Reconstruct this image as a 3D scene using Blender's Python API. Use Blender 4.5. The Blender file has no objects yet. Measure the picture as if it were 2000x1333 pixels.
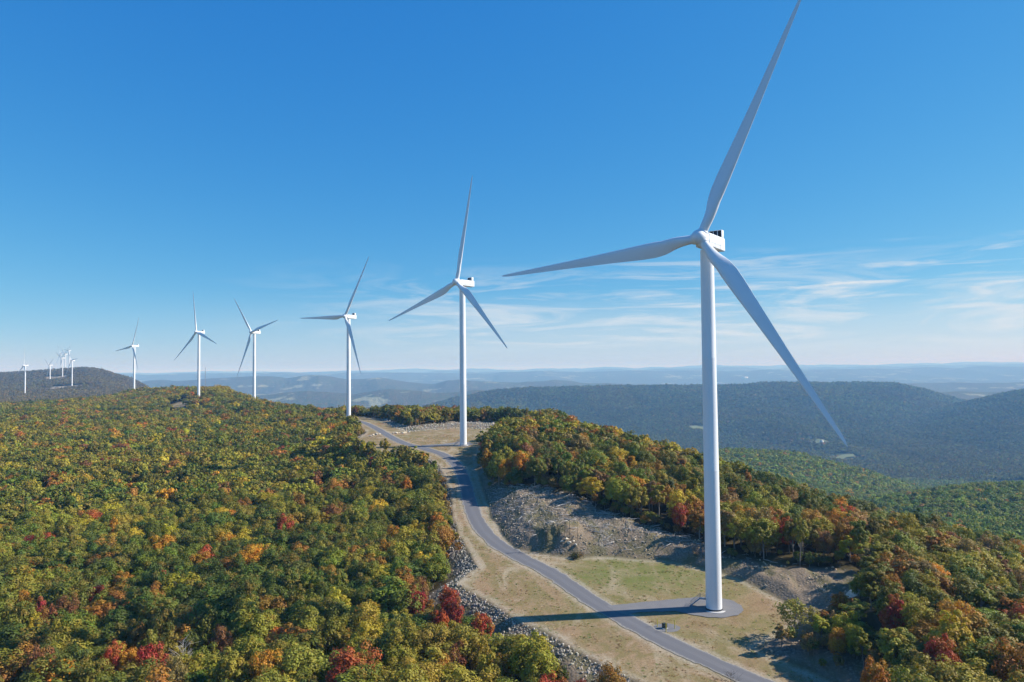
import bpy, bmesh, math, random
import numpy as np
from mathutils import Vector, Matrix

rad = math.radians
SC = bpy.context.scene
C = SC.collection
RNG = np.random.default_rng(11)
random.seed(5)
CZ = 60.0                       # camera height above the pad of the nearest turbine
F = 1400.0                      # focal length in pixels of a 2000 px wide picture

# ------------------------------------------------------------------ camera
PITCH = math.atan(53.5 / F); ROLL = rad(0.54)
fw = np.array([0, math.cos(PITCH), math.sin(PITCH)])
rt0 = np.array([1.0, 0, 0]); up0 = np.cross(rt0, fw)
RT = math.cos(ROLL) * rt0 - math.sin(ROLL) * up0
UP = math.sin(ROLL) * rt0 + math.cos(ROLL) * up0
cd = bpy.data.cameras.new('camera'); cam = bpy.data.objects.new('camera', cd); C.objects.link(cam)
cd.sensor_width = 36; cd.lens = 36 * F / 2000; cd.clip_start = 0.5; cd.clip_end = 200000
cam.matrix_world = Matrix(((RT[0], UP[0], -fw[0], 0), (RT[1], UP[1], -fw[1], 0), (RT[2], UP[2], -fw[2], CZ), (0, 0, 0, 1)))
SC.camera = cam

def project(P):                 # world point(s), z relative to the camera -> picture
    P = np.atleast_2d(P); z = P @ fw
    return np.stack([1000 + F * (P @ RT) / z, 666.5 - F * (P @ UP) / z], -1)
def ray(px, py):
    d = fw + RT * (px - 1000) / F + UP * (666.5 - py) / F
    return d / d[1]             # per metre of depth

# ------------------------------------------------------------------ noise
def _h(ix, iy, s):
    n = (ix.astype(np.int64) * 374761393 + iy.astype(np.int64) * 668265263 + s * 974711) & 0x7fffffff
    n = ((n ^ (n >> 13)) * 1274126177) & 0x7fffffff
    return ((n ^ (n >> 16)) & 0xffff) / 65535.0
def vnoise(x, y, s=0):
    x = np.asarray(x, float); y = np.asarray(y, float)
    ix = np.floor(x); iy = np.floor(y); fx = x - ix; fy = y - iy
    fx = fx * fx * fx * (fx * (fx * 6 - 15) + 10); fy = fy * fy * fy * (fy * (fy * 6 - 15) + 10)
    a = _h(ix, iy, s); b = _h(ix + 1, iy, s); c = _h(ix, iy + 1, s); d = _h(ix + 1, iy + 1, s)
    return (a + (b - a) * fx) * (1 - fy) + (c + (d - c) * fx) * fy
def fbm(x, y, o=4, s=0):
    r = 0; a = .5
    for k in range(o):
        r = r + a * (vnoise(x, y, s + k) * 2 - 1); x = x * 2.03 + 11.3; y = y * 2.03 + 7.7; a *= .5
    return r
def sstep(a, b, x):
    t = np.clip((x - a) / (b - a), 0, 1); return t * t * (3 - 2 * t)

# ------------------------------------------------------------------ the lie of the land (heights relative to the camera)
NEARL = {30: -68, 100: -67, 200: -65, 400: -61}
COLS = {
 0: {**NEARL, 700: -57, 1060: -54, 1250: -64, 1600: -96, 2170: -71, 2600: -55, 3000: -25, 3300: -14, 3700: -40, 5000: -220, 8000: -340},
 180: {**NEARL, 700: -57, 1000: -53, 1200: -50, 1400: -64, 1700: -96, 2000: -90, 2420: -54, 2800: -25, 3250: 16, 3700: 0, 5000: -220, 8000: -340},
 262: {**NEARL, 700: -56, 1000: -51, 1200: -46, 1412: -42, 1600: -58, 1900: -110, 2400: -84, 2900: -55, 3250: -32, 3700: -60, 5000: -260, 8000: -340},
 330: {**NEARL, 700: -57, 850: -56, 1000: -46, 1200: -41, 1350: -38, 1600: -60, 1900: -120, 2500: -160, 3200: -120, 3700: -180, 5000: -330, 8000: -345},
 388: {**NEARL, 700: -57, 800: -58, 870: -55, 930: -46, 1003: -37, 1100: -37, 1300: -36, 1500: -50, 1900: -130, 2500: -240, 3200: -300, 5000: -340},
 445: {**NEARL, 700: -54, 900: -46, 1010: -38, 1100: -32, 1250: -40, 1500: -95, 2000: -240, 3000: -330},
 500: {**NEARL, 600: -57, 800: -48, 909: -43, 1000: -46, 1150: -70, 1500: -170, 2500: -320},
 600: {**NEARL, 500: -57, 600: -53, 750: -50, 850: -52, 950: -66, 1300: -170, 2200: -330},
 680: {30: -68, 100: -67, 200: -65, 300: -62, 400: -55, 550: -48, 647: -43.4, 750: -48, 850: -70, 1100: -150, 2000: -330},
 800: {30: -68, 100: -67, 200: -65, 260: -61, 330: -55, 400: -47, 480: -43.5, 540: -42, 620: -41, 700: -50, 850: -100, 1200: -220, 2000: -340},
 900: {30: -73, 100: -71, 150: -69, 200: -64, 300: -51, 405: -43, 480: -43, 550: -42, 620: -43, 700: -55, 850: -110, 1200: -240, 2000: -350},
 1000: {30: -75, 100: -73, 140: -70.5, 165: -68, 185: -62, 220: -56, 270: -47, 330: -42, 420: -40, 500: -43, 560: -42, 630: -43, 720: -62, 850: -120, 1200: -250, 2000: -360},
 1100: {30: -76, 80: -74, 125: -72, 142: -68, 156: -62, 180: -60, 205: -58, 225: -53, 250: -47.5, 330: -41, 410: -37.5, 480: -42, 560: -45, 640: -62, 800: -130, 1200: -260, 2000: -370},
 1200: {30: -76, 60: -75, 112: -73, 130: -68, 145: -63, 180: -60, 205: -57, 225: -51, 300: -45, 380: -41.5, 450: -54, 600: -98, 800: -150, 1200: -250, 2000: -380},
 1300: {30: -75, 80: -74, 105: -72, 128: -65, 175: -60, 200: -58, 215: -54.5, 250: -51, 350: -46.5, 420: -60, 600: -112, 800: -160, 1200: -225, 1500: -210, 1800: -270, 2300: -350, 3000: -380},
 1400: {30: -74, 80: -72, 100: -69, 125: -64, 180: -60, 194: -59, 206: -55, 260: -53, 330: -52, 400: -68, 600: -130, 900: -200, 1200: -205, 1500: -182, 1700: -205, 2200: -330, 3000: -385},
 1550: {30: -68, 80: -66, 100: -65, 130: -62.8, 165: -60.5, 180: -59, 192: -55.5, 230: -55.5, 305: -58, 380: -78, 600: -140, 900: -205, 1300: -200, 1520: -190, 1700: -215, 2300: -350, 3000: -388},
 1700: {30: -63, 105: -61.5, 130: -59.5, 150: -56.5, 170: -54.5, 190: -55, 230: -58, 280: -65, 350: -86, 600: -150, 800: -180, 920: -178, 1050: -205, 1300: -236, 1450: -222, 1700: -270, 2300: -370, 3000: -390},
 1850: {30: -63, 100: -60, 150: -58, 200: -61, 260: -68, 330: -88, 500: -130, 700: -158, 900: -162, 1050: -185, 1400: -280, 1800: -330, 2300: -380, 3000: -392},
 2000: {30: -63, 100: -60, 150: -61, 200: -66, 245: -71, 320: -93, 500: -132, 700: -155, 920: -160, 1100: -190, 1500: -300, 2300: -385, 3000: -392},
}
LGRID = np.linspace(math.log(20), math.log(90000), 700)
def smooth1(v, n):
    k = np.hanning(n + 2)[1:-1]; k /= k.sum(); p = n // 2
    return np.convolve(np.pad(v, (p, p), 'edge'), k, 'valid')[:len(v)]
_pxs = np.array(sorted(COLS)); _azs = np.arctan((_pxs - 1000) / F)
_prof = []
for p in _pxs:
    d = COLS[p]; ys = sorted(d)
    v = np.interp(LGRID, np.log(ys + [9000]), [d[y] for y in ys] + [-392])
    _prof.append(smooth1(v, 9))
_prof = np.array(_prof)
AZG = np.linspace(_azs[0], _azs[-1], 500)
_tab = np.empty((500, len(LGRID)))
for j in range(len(LGRID)):
    _tab[:, j] = smooth1(np.interp(AZG, _azs, _prof[:, j]), 17)

RIDGES = [  # depth, width, wobble, {picture column: crest height}
 (5000, 1150, 260, {600: -380, 750: -330, 850: -250, 950: -165, 1050: -142, 1200: -130, 1300: -140, 1400: -148, 1530: -133, 1700: -130, 1750: -146, 1800: -190, 1890: -285, 2000: -340}),
 (4200, 1000, 200, {1650: -385, 1750: -330, 1830: -272, 1890: -229, 1940: -196, 2000: -165, 2100: -125, 2300: -150}),
 (6600, 750, 300, {250: -300, 420: -230, 520: -215, 600: -190, 690: -225, 760: -188, 850: -225, 930: -205, 1000: -240, 1100: -260}),
 (9300, 1200, 500, {0: -150, 250: -120, 420: -95, 500: -75, 560: -95, 620: -58, 680: -110, 735: -98, 800: -165, 850: -188, 895: -140, 985: -170, 1075: -160, 1150: -210, 1300: -230, 2200: -250}),
 (16500, 2600, 900, {-200: -60, 400: -55, 700: -70, 1000: -95, 1300: -85, 1600: -110, 1750: -90, 2000: -60, 2200: -50}),
 (21500, 2200, 900, {-200: -60, 300: -65, 800: -75, 1150: -70, 1400: -40, 1650: -75, 1800: -20, 2000: -5, 2200: 0}),
 (30000, 4000, 1500, {-200: 0, 300: -40, 700: -30, 820: 5, 1000: -35, 1200: -10, 1400: 45, 1500: 20, 1700: 10, 1800: 45, 2000: 30, 2200: 40}),
]
ZPAD_Y = [60, 100, 150, 180, 230, 300, 405, 480, 560, 660, 900]
ZPAD_Z = [-68, -65.6, -62.3, -60, -56, -50.4, -43, -43, -43, -43.4, -44]
def zpad(Y): return np.interp(Y, ZPAD_Y, ZPAD_Z)

def base_z(X, Y):
    X = np.asarray(X, float); Y = np.asarray(Y, float)
    r = np.hypot(X, Y); az = np.arctan2(X, Y); azc = np.clip(az, AZG[0], AZG[-1])
    D = np.maximum(r * np.cos(azc), 20)
    fi = (azc - AZG[0]) / (AZG[-1] - AZG[0]) * 499; i = np.clip(fi.astype(int), 0, 498); a = fi - i
    fj = np.clip((np.log(D) - LGRID[0]) / (LGRID[-1] - LGRID[0]) * (len(LGRID) - 1), 0, len(LGRID) - 1.001); j = fj.astype(int); b = fj - j
    z = (_tab[i, j] * (1 - a) + _tab[i + 1, j] * a) * (1 - b) + (_tab[i, j + 1] * (1 - a) + _tab[i + 1, j + 1] * a) * b
    z = z + fbm(X / 60, Y / 60, 3, 3) * np.clip(D / 260, .25, 4) * sstep(120, 420, D)
    far = D > 2300
    if far.any():
        Xf, Df, az_f = X[far], D[far], az[far]
        px = np.clip(1000 + F * np.tan(np.clip(az_f, -1.2, 1.2)), -400, 2500)
        zf = z[far] + sstep(2300, 4200, Df) * fbm(Xf / 800, Df / 800, 5, 21) * (20 + 65 * sstep(350, 700, px))
        for k, (y0, w, wob, cr) in enumerate(RIDGES):
            ks = sorted(cr); c = np.interp(px, ks, [cr[q] for q in ks])
            wv = fbm(Xf / (w * 1.2), Df * 0 + k, 3, 40 + k)
            yy = y0 + wob * wv
            c = c + fbm(Xf / (y0 * .045), Df * 0 + 5 * k, 4, 60 + k) * y0 * .0028
            t = (Df - yy) / w
            spur = fbm(Xf / (w * .42) + t * .6, Df / (w * 1.6), 4, 80 + k)
            prof = np.exp(-np.abs(t) ** 1.7 * (1 + .9 * spur * np.clip(np.abs(t) * 2, 0, 1)))
            zz = -392 + (c + 392) * prof + spur * (95 if y0 < 6000 else 60) * np.clip(np.abs(t), 0, 1) * np.exp(-t * t * .5)
            kk = 22.0
            zf = np.where(np.abs(zf - zz) < kk, np.maximum(zf, zz) + (kk - np.abs(zf - zz)) ** 2 / (4 * kk) * .6, np.maximum(zf, zz))
        z[far] = zf
    return z

# ------------------------------------------------------------------ outlines on the ground, cast once from the survey picture
_D = np.exp(np.linspace(math.log(60), math.log(1500), 9000))
def cast_pad(px, py):
    d = ray(px, py); h = _D * d[2] - zpad(_D); k = int(np.argmax(h < 0)); return np.array([_D[k] * d[0], _D[k]])
def cast_list(pts): return np.array([cast_pad(*p) for p in pts])
CLEAR = cast_list([(1390, 1400), (1700, 1400), (1640, 1345), (1575, 1312), (1510, 1287), (1468, 1266), (1505, 1249), (1545, 1234), (1560, 1212), (1538, 1180), (1500, 1160),
 (1440, 1130), (1380, 1113), (1300, 1096), (1200, 1089), (1120, 1090), (1060, 1084), (1010, 1075), (985, 1050), (965, 1020), (950, 990), (945, 962), (935, 940), (931, 915),
 (929, 895), (943, 872), (985, 852), (1000, 841), (960, 838), (900, 835), (850, 838), (800, 843), (770, 833), (740, 822), (712, 814), (690, 814), (672, 813), (672, 819), (698, 830), (716, 845), (702, 855),
 (682, 862), (700, 870), (745, 882), (790, 887), (836, 893), (862, 915), (877, 950), (884, 1000), (896, 1040), (915, 1075), (935, 1108), (888, 1139), (950, 1172), (1000, 1205),
 (1050, 1228), (1100, 1252), (1150, 1285), (1200, 1310), (1265, 1340)])
def dist_poly(X, Y, P):         # >0 outside, 0 inside
    d2 = np.full(X.shape, 1e18); ins = np.zeros(X.shape, bool); n = len(P)
    for i in range(n):
        ax, ay = P[i]; bx, by = P[(i + 1) % n]; ex, ey = bx - ax, by - ay
        t = np.clip(((X - ax) * ex + (Y - ay) * ey) / (ex * ex + ey * ey + 1e-9), 0, 1)
        d2 = np.minimum(d2, (X - ax - t * ex) ** 2 + (Y - ay - t * ey) ** 2)
        if ay != by:
            ins ^= ((ay > Y) != (by > Y)) & (X < (bx - ax) * (Y - ay) / (by - ay) + ax)
    d = np.sqrt(d2); return np.where(ins, -d, d)
MOUNDS = []                     # x, y, sigma, height
def ground_z(X, Y, full=False):
    X = np.atleast_1d(np.asarray(X, float)); Y = np.atleast_1d(np.asarray(Y, float))
    z = base_z(X, Y)
    d = np.full(X.shape, 999.0)
    near = (Y > 60) & (Y < 760) & (np.abs(X + 30) < 210)
    if near.any():
        xn, yn = X[near], Y[near]
        dn = dist_poly(xn, yn, CLEAR) + fbm(xn / 9, yn / 9, 3, 9) * 1.1
        do = np.maximum(dn, 0); p = zpad(yn)
        bn = z[near] + sstep(1, 8, dn) * fbm(xn / 7, yn / 7, 4, 15) * 1.5
        zn = np.clip(bn, p - .47 * do, p + .50 * do)
        for mx, my, sg, hh in MOUNDS:
            zn = zn + hh * np.exp(-((xn - mx) ** 2 + (yn - my) ** 2) / (2 * sg * sg)) * (1 + .5 * fbm(xn / 2.5, yn / 2.5, 3, 31)) * sstep(0, 3, dn)
        z[near] = zn; d[near] = dn
    return (z, d) if full else z
_m = cast_pad(1095, 1083); MOUNDS.append((_m[0], _m[1] + 7, 5.5, 3.4))
_m = cast_pad(985, 842); MOUNDS.append((_m[0] + 3, _m[1] + 8, 6.0, 4.0))

def cast_ground(px, py, off=0.0, n=3000, y0=60, y1=9000):
    d = ray(px, py); Y = np.exp(np.linspace(math.log(y0), math.log(y1), n))
    h = Y * d[2] - ground_z(Y * d[0], Y) - off
    k = int(np.argmax(h < 0)); return np.array([Y[k] * d[0], Y[k]])
ROCK = np.array([cast_ground(*p) for p in [(950, 958), (1000, 952), (1060, 955), (1150, 985), (1200, 1008), (1250, 1028), (1330, 1048), (1400, 1084), (1480, 1098), (1550, 1108), (1640, 1112), (1690, 1124),
  (1650, 1172), (1610, 1215), (1590, 1240), (1560, 1260), (1500, 1285), (1460, 1268), (1550, 1230), (1540, 1182), (1470, 1142), (1380, 1114), (1300, 1098), (1200, 1090), (1120, 1091), (1060, 1086), (1010, 1077), (985, 1050), (962, 1020), (946, 985)]])
ROCKB = np.array([cast_ground(*p) for p in [(742, 816), (800, 834), (850, 828), (900, 825), (960, 825), (1000, 827), (1014, 840), (960, 840), (900, 837), (850, 840), (800, 845), (770, 836)]])

# turbines: x, y, base z (relative to the camera), yaw, phase
TURB = [(49.4, 179.9, -60.0, 37.2, 25.2), (-27.9, 405.2, -42.9, 43.2, 11.0), (-147.8, 647.8, -43.4, 36.3, 30.7), (-322, 895, -43.6, 37, 78.5),
        (-437.4, 1000.7, -37.1, 34.9, -11.7), (-730, 1385, -41.5, 36, 21.3), (-1460, 2150, -69.2, 41, 0.0), (-1539, 2508, -50.0, 36, 84),
        (-1830, 2840, -62.0, 38, 60), (-1868, 2979, -31.0, 36, 55), (-2100, 3370, -5.0, 36, 70), (-2455, 3900, 12.0, 36, -35), (-2410, 3900, 28.0, 38, 38)]
DISCS = [(TURB[4][0] - 8, TURB[4][1] - 14, 27), (TURB[5][0], TURB[5][1], 14), (TURB[3][0], TURB[3][1], 12), (TURB[2][0], TURB[2][1], 16), (TURB[7][0], TURB[7][1] + 0, 60), (TURB[7][0] + 5, TURB[7][1] - 70, 48), (TURB[7][0] + 15, TURB[7][1] - 140, 42), (TURB[7][0] - 80, TURB[7][1] + 0, 45), (TURB[9][0] + 20, TURB[9][1] - 90, 48), (TURB[9][0] + 60, TURB[9][1] - 150, 40), (TURB[7][0] + 50, TURB[7][1] + 40, 40),
         (TURB[9][0], TURB[9][1] - 15, 55), (TURB[9][0] - 80, TURB[9][1] + 10, 45), (TURB[10][0] - 10, TURB[10][1] - 90, 50), (TURB[8][0] + 50, TURB[8][1] - 10, 45), (-448, 962, 17), (-440, 940, 10), (-428, 922, 13), (-415, 900, 12), (-404, 880, 11)]
def disc_d(X, Y):
    d = np.full(np.shape(X), 1e9)
    for x, y, r in DISCS: d = np.minimum(d, np.hypot(X - x, Y - y) - r)
    return d
FIELDS = [((1353, 838), (1372, 835)), ((1180, 846), (1200, 844)), ((1590, 866), (1612, 862)), ((1628, 893), (1670, 894))]

# ------------------------------------------------------------------ object helpers
def tag(o, label=None, cat=None, group=None, kind=None):
    if label: o['label'] = label
    if cat: o['category'] = cat
    if group: o['group'] = group
    if kind: o['kind'] = kind
    return o
def empty(name, loc=(0, 0, 0), rz=0.0):
    o = bpy.data.objects.new(name, None); C.objects.link(o); o.location = loc; o.rotation_euler = (0, 0, rz); o.empty_display_size = .5; return o
def link(name, me, parent=None, loc=None):
    o = bpy.data.objects.new(name, me); C.objects.link(o)
    if parent: o.parent = parent
    if loc is not None: o.location = loc
    return o
def np_mesh(name, V, Fq, mats=(), smooth=False, midx=None):
    V = np.asarray(V, np.float32); me = bpy.data.meshes.new(name)
    Fq = [np.asarray(f) for f in (Fq if isinstance(Fq, list) else [Fq]) if len(f)]
    nl = sum(f.size for f in Fq); nf = sum(len(f) for f in Fq)
    me.vertices.add(len(V)); me.vertices.foreach_set('co', V.ravel())
    me.loops.add(nl); me.loops.foreach_set('vertex_index', np.concatenate([f.ravel() for f in Fq]).astype(np.int32))
    tot = np.concatenate([np.full(len(f), f.shape[1]) for f in Fq]); st = np.concatenate([[0], np.cumsum(tot)[:-1]])
    me.polygons.add(nf); me.polygons.foreach_set('loop_start', st.astype(np.int32))
    if smooth: me.polygons.foreach_set('use_smooth', np.ones(nf, bool))
    for m in mats: me.materials.append(m)
    if midx is not None: me.polygons.foreach_set('material_index', np.asarray(midx, np.int32))
    me.update(calc_edges=True); me.validate(); return me
class MB:                       # collects shapes into one mesh
    def __init__(s): s.v = []; s.q = []; s.t = []; s.n = 0
    def add(s, V, Q=None, T=None):
        V = np.asarray(V, float)
        if Q is not None and len(Q): s.q.append(np.asarray(Q) + s.n)
        if T is not None and len(T): s.t.append(np.asarray(T) + s.n)
        s.v.append(V); s.n += len(V); return s
    def tube(s, pts, rs, n=8, cap=True):
        pts = np.asarray(pts, float); V = []; k = len(pts)
        for i in range(k):
            t = pts[min(i + 1, k - 1)] - pts[max(i - 1, 0)]; t /= np.linalg.norm(t) + 1e-9
            a = np.cross(t, [0, 0, 1.0] if abs(t[2]) < .9 else [1.0, 0, 0]); a /= np.linalg.norm(a); b = np.cross(t, a)
            an = np.arange(n) * 2 * math.pi / n
            V.append(pts[i] + rs[i] * (np.outer(np.cos(an), a) + np.outer(np.sin(an), b)))
        Q = [(i * n + j, i * n + (j + 1) % n, (i + 1) * n + (j + 1) % n, (i + 1) * n + j) for i in range(k - 1) for j in range(n)]
        V = np.concatenate(V); T = None
        if cap:
            V = np.vstack([V, pts[0], pts[-1]]); c0 = k * n
            T = [(c0, (j + 1) % n, j) for j in range(n)] + [(c0 + 1, (k - 1) * n + j, (k - 1) * n + (j + 1) % n) for j in range(n)]
        return s.add(V, Q, T)
    def box(s, c, d, bev=0.0, M=None):
        bm = bmesh.new(); bmesh.ops.create_cube(bm, size=1); bmesh.ops.scale(bm, vec=d, verts=bm.verts)
        if bev: bmesh.ops.bevel(bm, geom=bm.edges[:], offset=bev, segments=2, affect='EDGES', profile=.5)
        if M is not None: bmesh.ops.transform(bm, matrix=M, verts=bm.verts)
        bmesh.ops.translate(bm, vec=c, verts=bm.verts)
        bmesh.ops.triangulate(bm, faces=[f for f in bm.faces if len(f.verts) > 4])
        bm.verts.index_update(); V = [v.co[:] for v in bm.verts]
        s.add(V, [[v.index for v in f.verts] for f in bm.faces if len(f.verts) == 4], [[v.index for v in f.verts] for f in bm.faces if len(f.verts) == 3]); bm.free(); return s
    def lathe(s, prof, n=40, axis='z'):
        V = []; an = np.arange(n) * 2 * math.pi / n
        for r, z in prof:
            p = np.stack([r * np.cos(an), r * np.sin(an), np.full(n, z)], 1)
            V.append(p if axis == 'z' else p[:, [0, 2, 1]] * [1, 1, -1])
        Q = [(i * n + j, i * n + (j + 1) % n, (i + 1) * n + (j + 1) % n, (i + 1) * n + j) for i in range(len(prof) - 1) for j in range(n)]
        return s.add(np.concatenate(V), Q)
    def mesh(s, name, mats=(), smooth=False):
        return np_mesh(name, np.concatenate(s.v), [np.concatenate(s.q) if s.q else np.zeros((0, 4), int), np.concatenate(s.t) if s.t else np.zeros((0, 3), int)], mats, smooth)
def smooth_by_angle(me, deg=35):
    me.polygons.foreach_set('use_smooth', np.ones(len(me.polygons), bool))
    bm = bmesh.new(); bm.from_mesh(me)
    for e in bm.edges:
        if len(e.link_faces) == 2 and e.calc_face_angle(0) > rad(deg): e.smooth = False
    bm.to_mesh(me); bm.free(); return me

# ------------------------------------------------------------------ materials
class NT:
    def __init__(s, name):
        s.m = bpy.data.materials.new(name); s.m.use_nodes = True; s.t = s.m.node_tree; s.t.nodes.clear()
        s.out = s.n('ShaderNodeOutputMaterial')
    def n(s, typ, **k):
        nd = s.t.nodes.new(typ)
        for a, v in k.items(): setattr(nd, a, v)
        return nd
    def l(s, a, b): s.t.links.new(a, b)
    def sock(s, x, inp):
        if isinstance(x, bpy.types.NodeSocket): s.l(x, inp)
        elif x is not None: inp.default_value = x
    def coord(s): return s.n('ShaderNodeTexCoord').outputs['Object']
    def pos(s): return s.n('ShaderNodeNewGeometry').outputs['Position']
    def attr(s, name, typ='GEOMETRY', out='Fac'):
        a = s.n('ShaderNodeAttribute'); a.attribute_name = name; a.attribute_type = typ; return a.outputs[out]
    def noise(s, scale, vec=None, detail=5, rough=.55, dist=0.0, out='Fac'):
        a = s.n('ShaderNodeTexNoise'); a.inputs['Scale'].default_value = scale; a.inputs['Detail'].default_value = detail; a.inputs['Roughness'].default_value = rough; a.inputs['Distortion'].default_value = dist
        if vec is not None: s.l(vec, a.inputs['Vector'])
        return a.outputs[out]
    def voro(s, scale, vec=None, out='Distance', feature='F1', rnd=1.0):
        a = s.n('ShaderNodeTexVoronoi'); a.feature = feature; a.inputs['Scale'].default_value = scale; a.inputs['Randomness'].default_value = rnd
        if vec is not None: s.l(vec, a.inputs['Vector'])
        return a.outputs[out]
    def ramp(s, fac, stops, interp='LINEAR'):
        r = s.n('ShaderNodeValToRGB'); e = r.color_ramp; e.interpolation = interp
        while len(e.elements) < len(stops): e.elements.new(.5)
        for el, (p, c) in zip(e.elements, stops):
            el.position = p; el.color = (*c, 1) if hasattr(c, '__len__') else (c, c, c, 1)
        s.l(fac, r.inputs[0]); return r.outputs[0]
    def mix(s, fac, a, b, blend='MIX'):
        m = s.n('ShaderNodeMix', data_type='RGBA', blend_type=blend)
        s.sock(fac, m.inputs[0])
        for x, i in ((a, 6), (b, 7)):
            if isinstance(x, tuple) and len(x) == 3: x = (*x, 1)
            s.sock(x, m.inputs[i])
        return m.outputs[2]
    def math(s, op, a, b=None, c=None, clamp=False):
        m = s.n('ShaderNodeMath', operation=op, use_clamp=clamp)
        for x, i in ((a, 0), (b, 1), (c, 2)):
            if x is not None: s.sock(x, m.inputs[i])
        return m.outputs[0]
    def mapping(s, vec, scale=(1, 1, 1), rot=(0, 0, 0), loc=(0, 0, 0)):
        m = s.n('ShaderNodeMapping'); s.l(vec, m.inputs[0]); m.inputs['Scale'].default_value = scale; m.inputs['Rotation'].default_value = rot; m.inputs['Location'].default_value = loc; return m.outputs[0]
    def bump(s, h, strength=.5, dist=.1):
        b = s.n('ShaderNodeBump'); b.inputs['Strength'].default_value = strength; b.inputs['Distance'].default_value = dist; s.l(h, b.inputs['Height']); return b.outputs[0]
    def bsdf(s, col, rough=.8, normal=None, spec=.3, metal=0.0):
        b = s.n('ShaderNodeBsdfPrincipled')
        if isinstance(col, tuple) and len(col) == 3: col = (*col, 1)
        s.sock(col, b.inputs['Base Color']); s.sock(rough, b.inputs['Roughness']); b.inputs['Specular IOR Level'].default_value = spec; b.inputs['Metallic'].default_value = metal
        if normal is not None: s.l(normal, b.inputs['Normal'])
        return b.outputs[0]
    def done(s, sh): s.l(sh, s.out.inputs[0]); return s.m

def mat_simple(name, col, rough=.6, var=.08, scale=3.0, spec=.3, metal=0.0, bump=0.0):
    t = NT(name); c = t.noise(scale, t.coord()); col2 = tuple(x * (1 - var * 2) for x in col)
    return t.done(t.bsdf(t.mix(c, col, col2), rough, t.bump(c, bump, .05) if bump else None, spec, metal))
def mat_paint():
    t = NT('white_turbine_paint'); co = t.coord()
    st = t.noise(.6, t.mapping(co, (1.5, 1.5, .06)), 6, .6); gr = t.noise(7, co, 4)
    c = t.mix(t.ramp(st, [(.45, 0.0), (.8, .35)]), (.78, .785, .79), (.66, .66, .64))
    return t.done(t.bsdf(c, t.ramp(gr, [(.3, .32), (.7, .46)]), None, .4))
def mat_leaf():
    t = NT('autumn_leaves'); tint = t.attr('tint', 'INSTANCER', 'Color'); lv = t.attr('lv'); cv = t.attr('cv')
    h = t.n('ShaderNodeHueSaturation'); t.l(tint, h.inputs['Color'])
    t.l(t.math('MULTIPLY_ADD', cv, .045, .487), h.inputs['Hue'])
    t.l(t.math('MULTIPLY_ADD', lv, .55, .74), h.inputs['Value']); h.inputs['Saturation'].default_value = 1.0
    w = t.mix(t.ramp(cv, [(.66, 0.0), (.95, .5)]), h.outputs[0], (.40, .19, .03))
    d = t.bsdf(w, .6, None, .25); tr = t.n('ShaderNodeBsdfTranslucent'); t.l(w, tr.inputs[0])
    m = t.n('ShaderNodeMixShader'); m.inputs[0].default_value = .3; t.l(d, m.inputs[1]); t.l(tr.outputs[0], m.inputs[2])
    return t.done(m.outputs[0])
def mat_bark(name, a, b):
    t = NT(name); n = t.noise(4, t.mapping(t.coord(), (3, 3, .5)), 5, .65)
    return t.done(t.bsdf(t.mix(n, a, b), .9, t.bump(n, .5, .05), .15))
def mat_ground():
    t = NT('ridge_ground'); p = t.pos(); clear = t.attr('clear'); rock = t.attr('rock'); lush = t.attr('lush'); pale = t.attr('pale')
    n1 = t.noise(.055, p, 7, .62, .6); n2 = t.noise(.4, p, 8, .72); n3 = t.noise(2.2, p, 6, .75); n4 = t.noise(.13, t.mapping(p, (1, .35, 1), (0, 0, .5)), 6, .6, 1.0)
    g = t.ramp(n1, [(.34, (.27, .165, .092)), (.44, (.33, .225, .130)), (.51, (.22, .175, .075)), (.57, (.30, .205, .115)), (.66, (.42, .325, .22))])
    g = t.mix(t.ramp(n4, [(.52, 0.0), (.66, .8)]), g, (.42, .34, .23))
    green = t.mix(n2, (.105, .145, .030), (.22, .215, .075))
    g = t.mix(t.math('MULTIPLY', lush, t.ramp(t.math('MULTIPLY_ADD', n2, .5, t.math('MULTIPLY', n4, .5)), [(.40, 1.0), (.60, .2)])), g, green)
    g = t.mix(t.math('MULTIPLY', pale, t.ramp(n2, [(.35, .95), (.7, .35)])), g, (.45, .385, .29))
    g = t.mix(t.ramp(n3, [(.38, .6), (.56, 0.0)]), g, (.13, .095, .035))
    g = t.mix(t.ramp(n3, [(.68, 0.0), (.78, .5)]), g, (.48, .42, .33))
    vr = t.voro(1.6, p); vr2 = t.voro(.55, p, 'Color')
    rk = t.mix(t.ramp(vr, [(.1, 0.0), (.6, 1.0)]), (.36, .33, .29), (.11, .095, .075))
    rk = t.mix(t.ramp(n1, [(.36, 0.0), (.5, .9)]), rk, (.215, .160, .105))
    rk = t.mix(t.ramp(n4, [(.46, 0.0), (.58, .8)]), rk, (.12, .108, .048)); rk = t.mix(t.ramp(n3, [(.55, 0.0), (.7, .6)]), rk, (.42, .37, .29))
    fl = t.mix(n2, (.038, .034, .014), (.085, .062, .026))
    c = t.mix(clear, fl, g); c = t.mix(rock, c, rk)
    hgt = t.math('ADD', t.math('MULTIPLY', n3, .25), t.math('MULTIPLY', t.math('MULTIPLY', vr, rock), -.7))
    return t.done(t.bsdf(c, .95, t.bump(hgt, .55, .35), .1))
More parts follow.
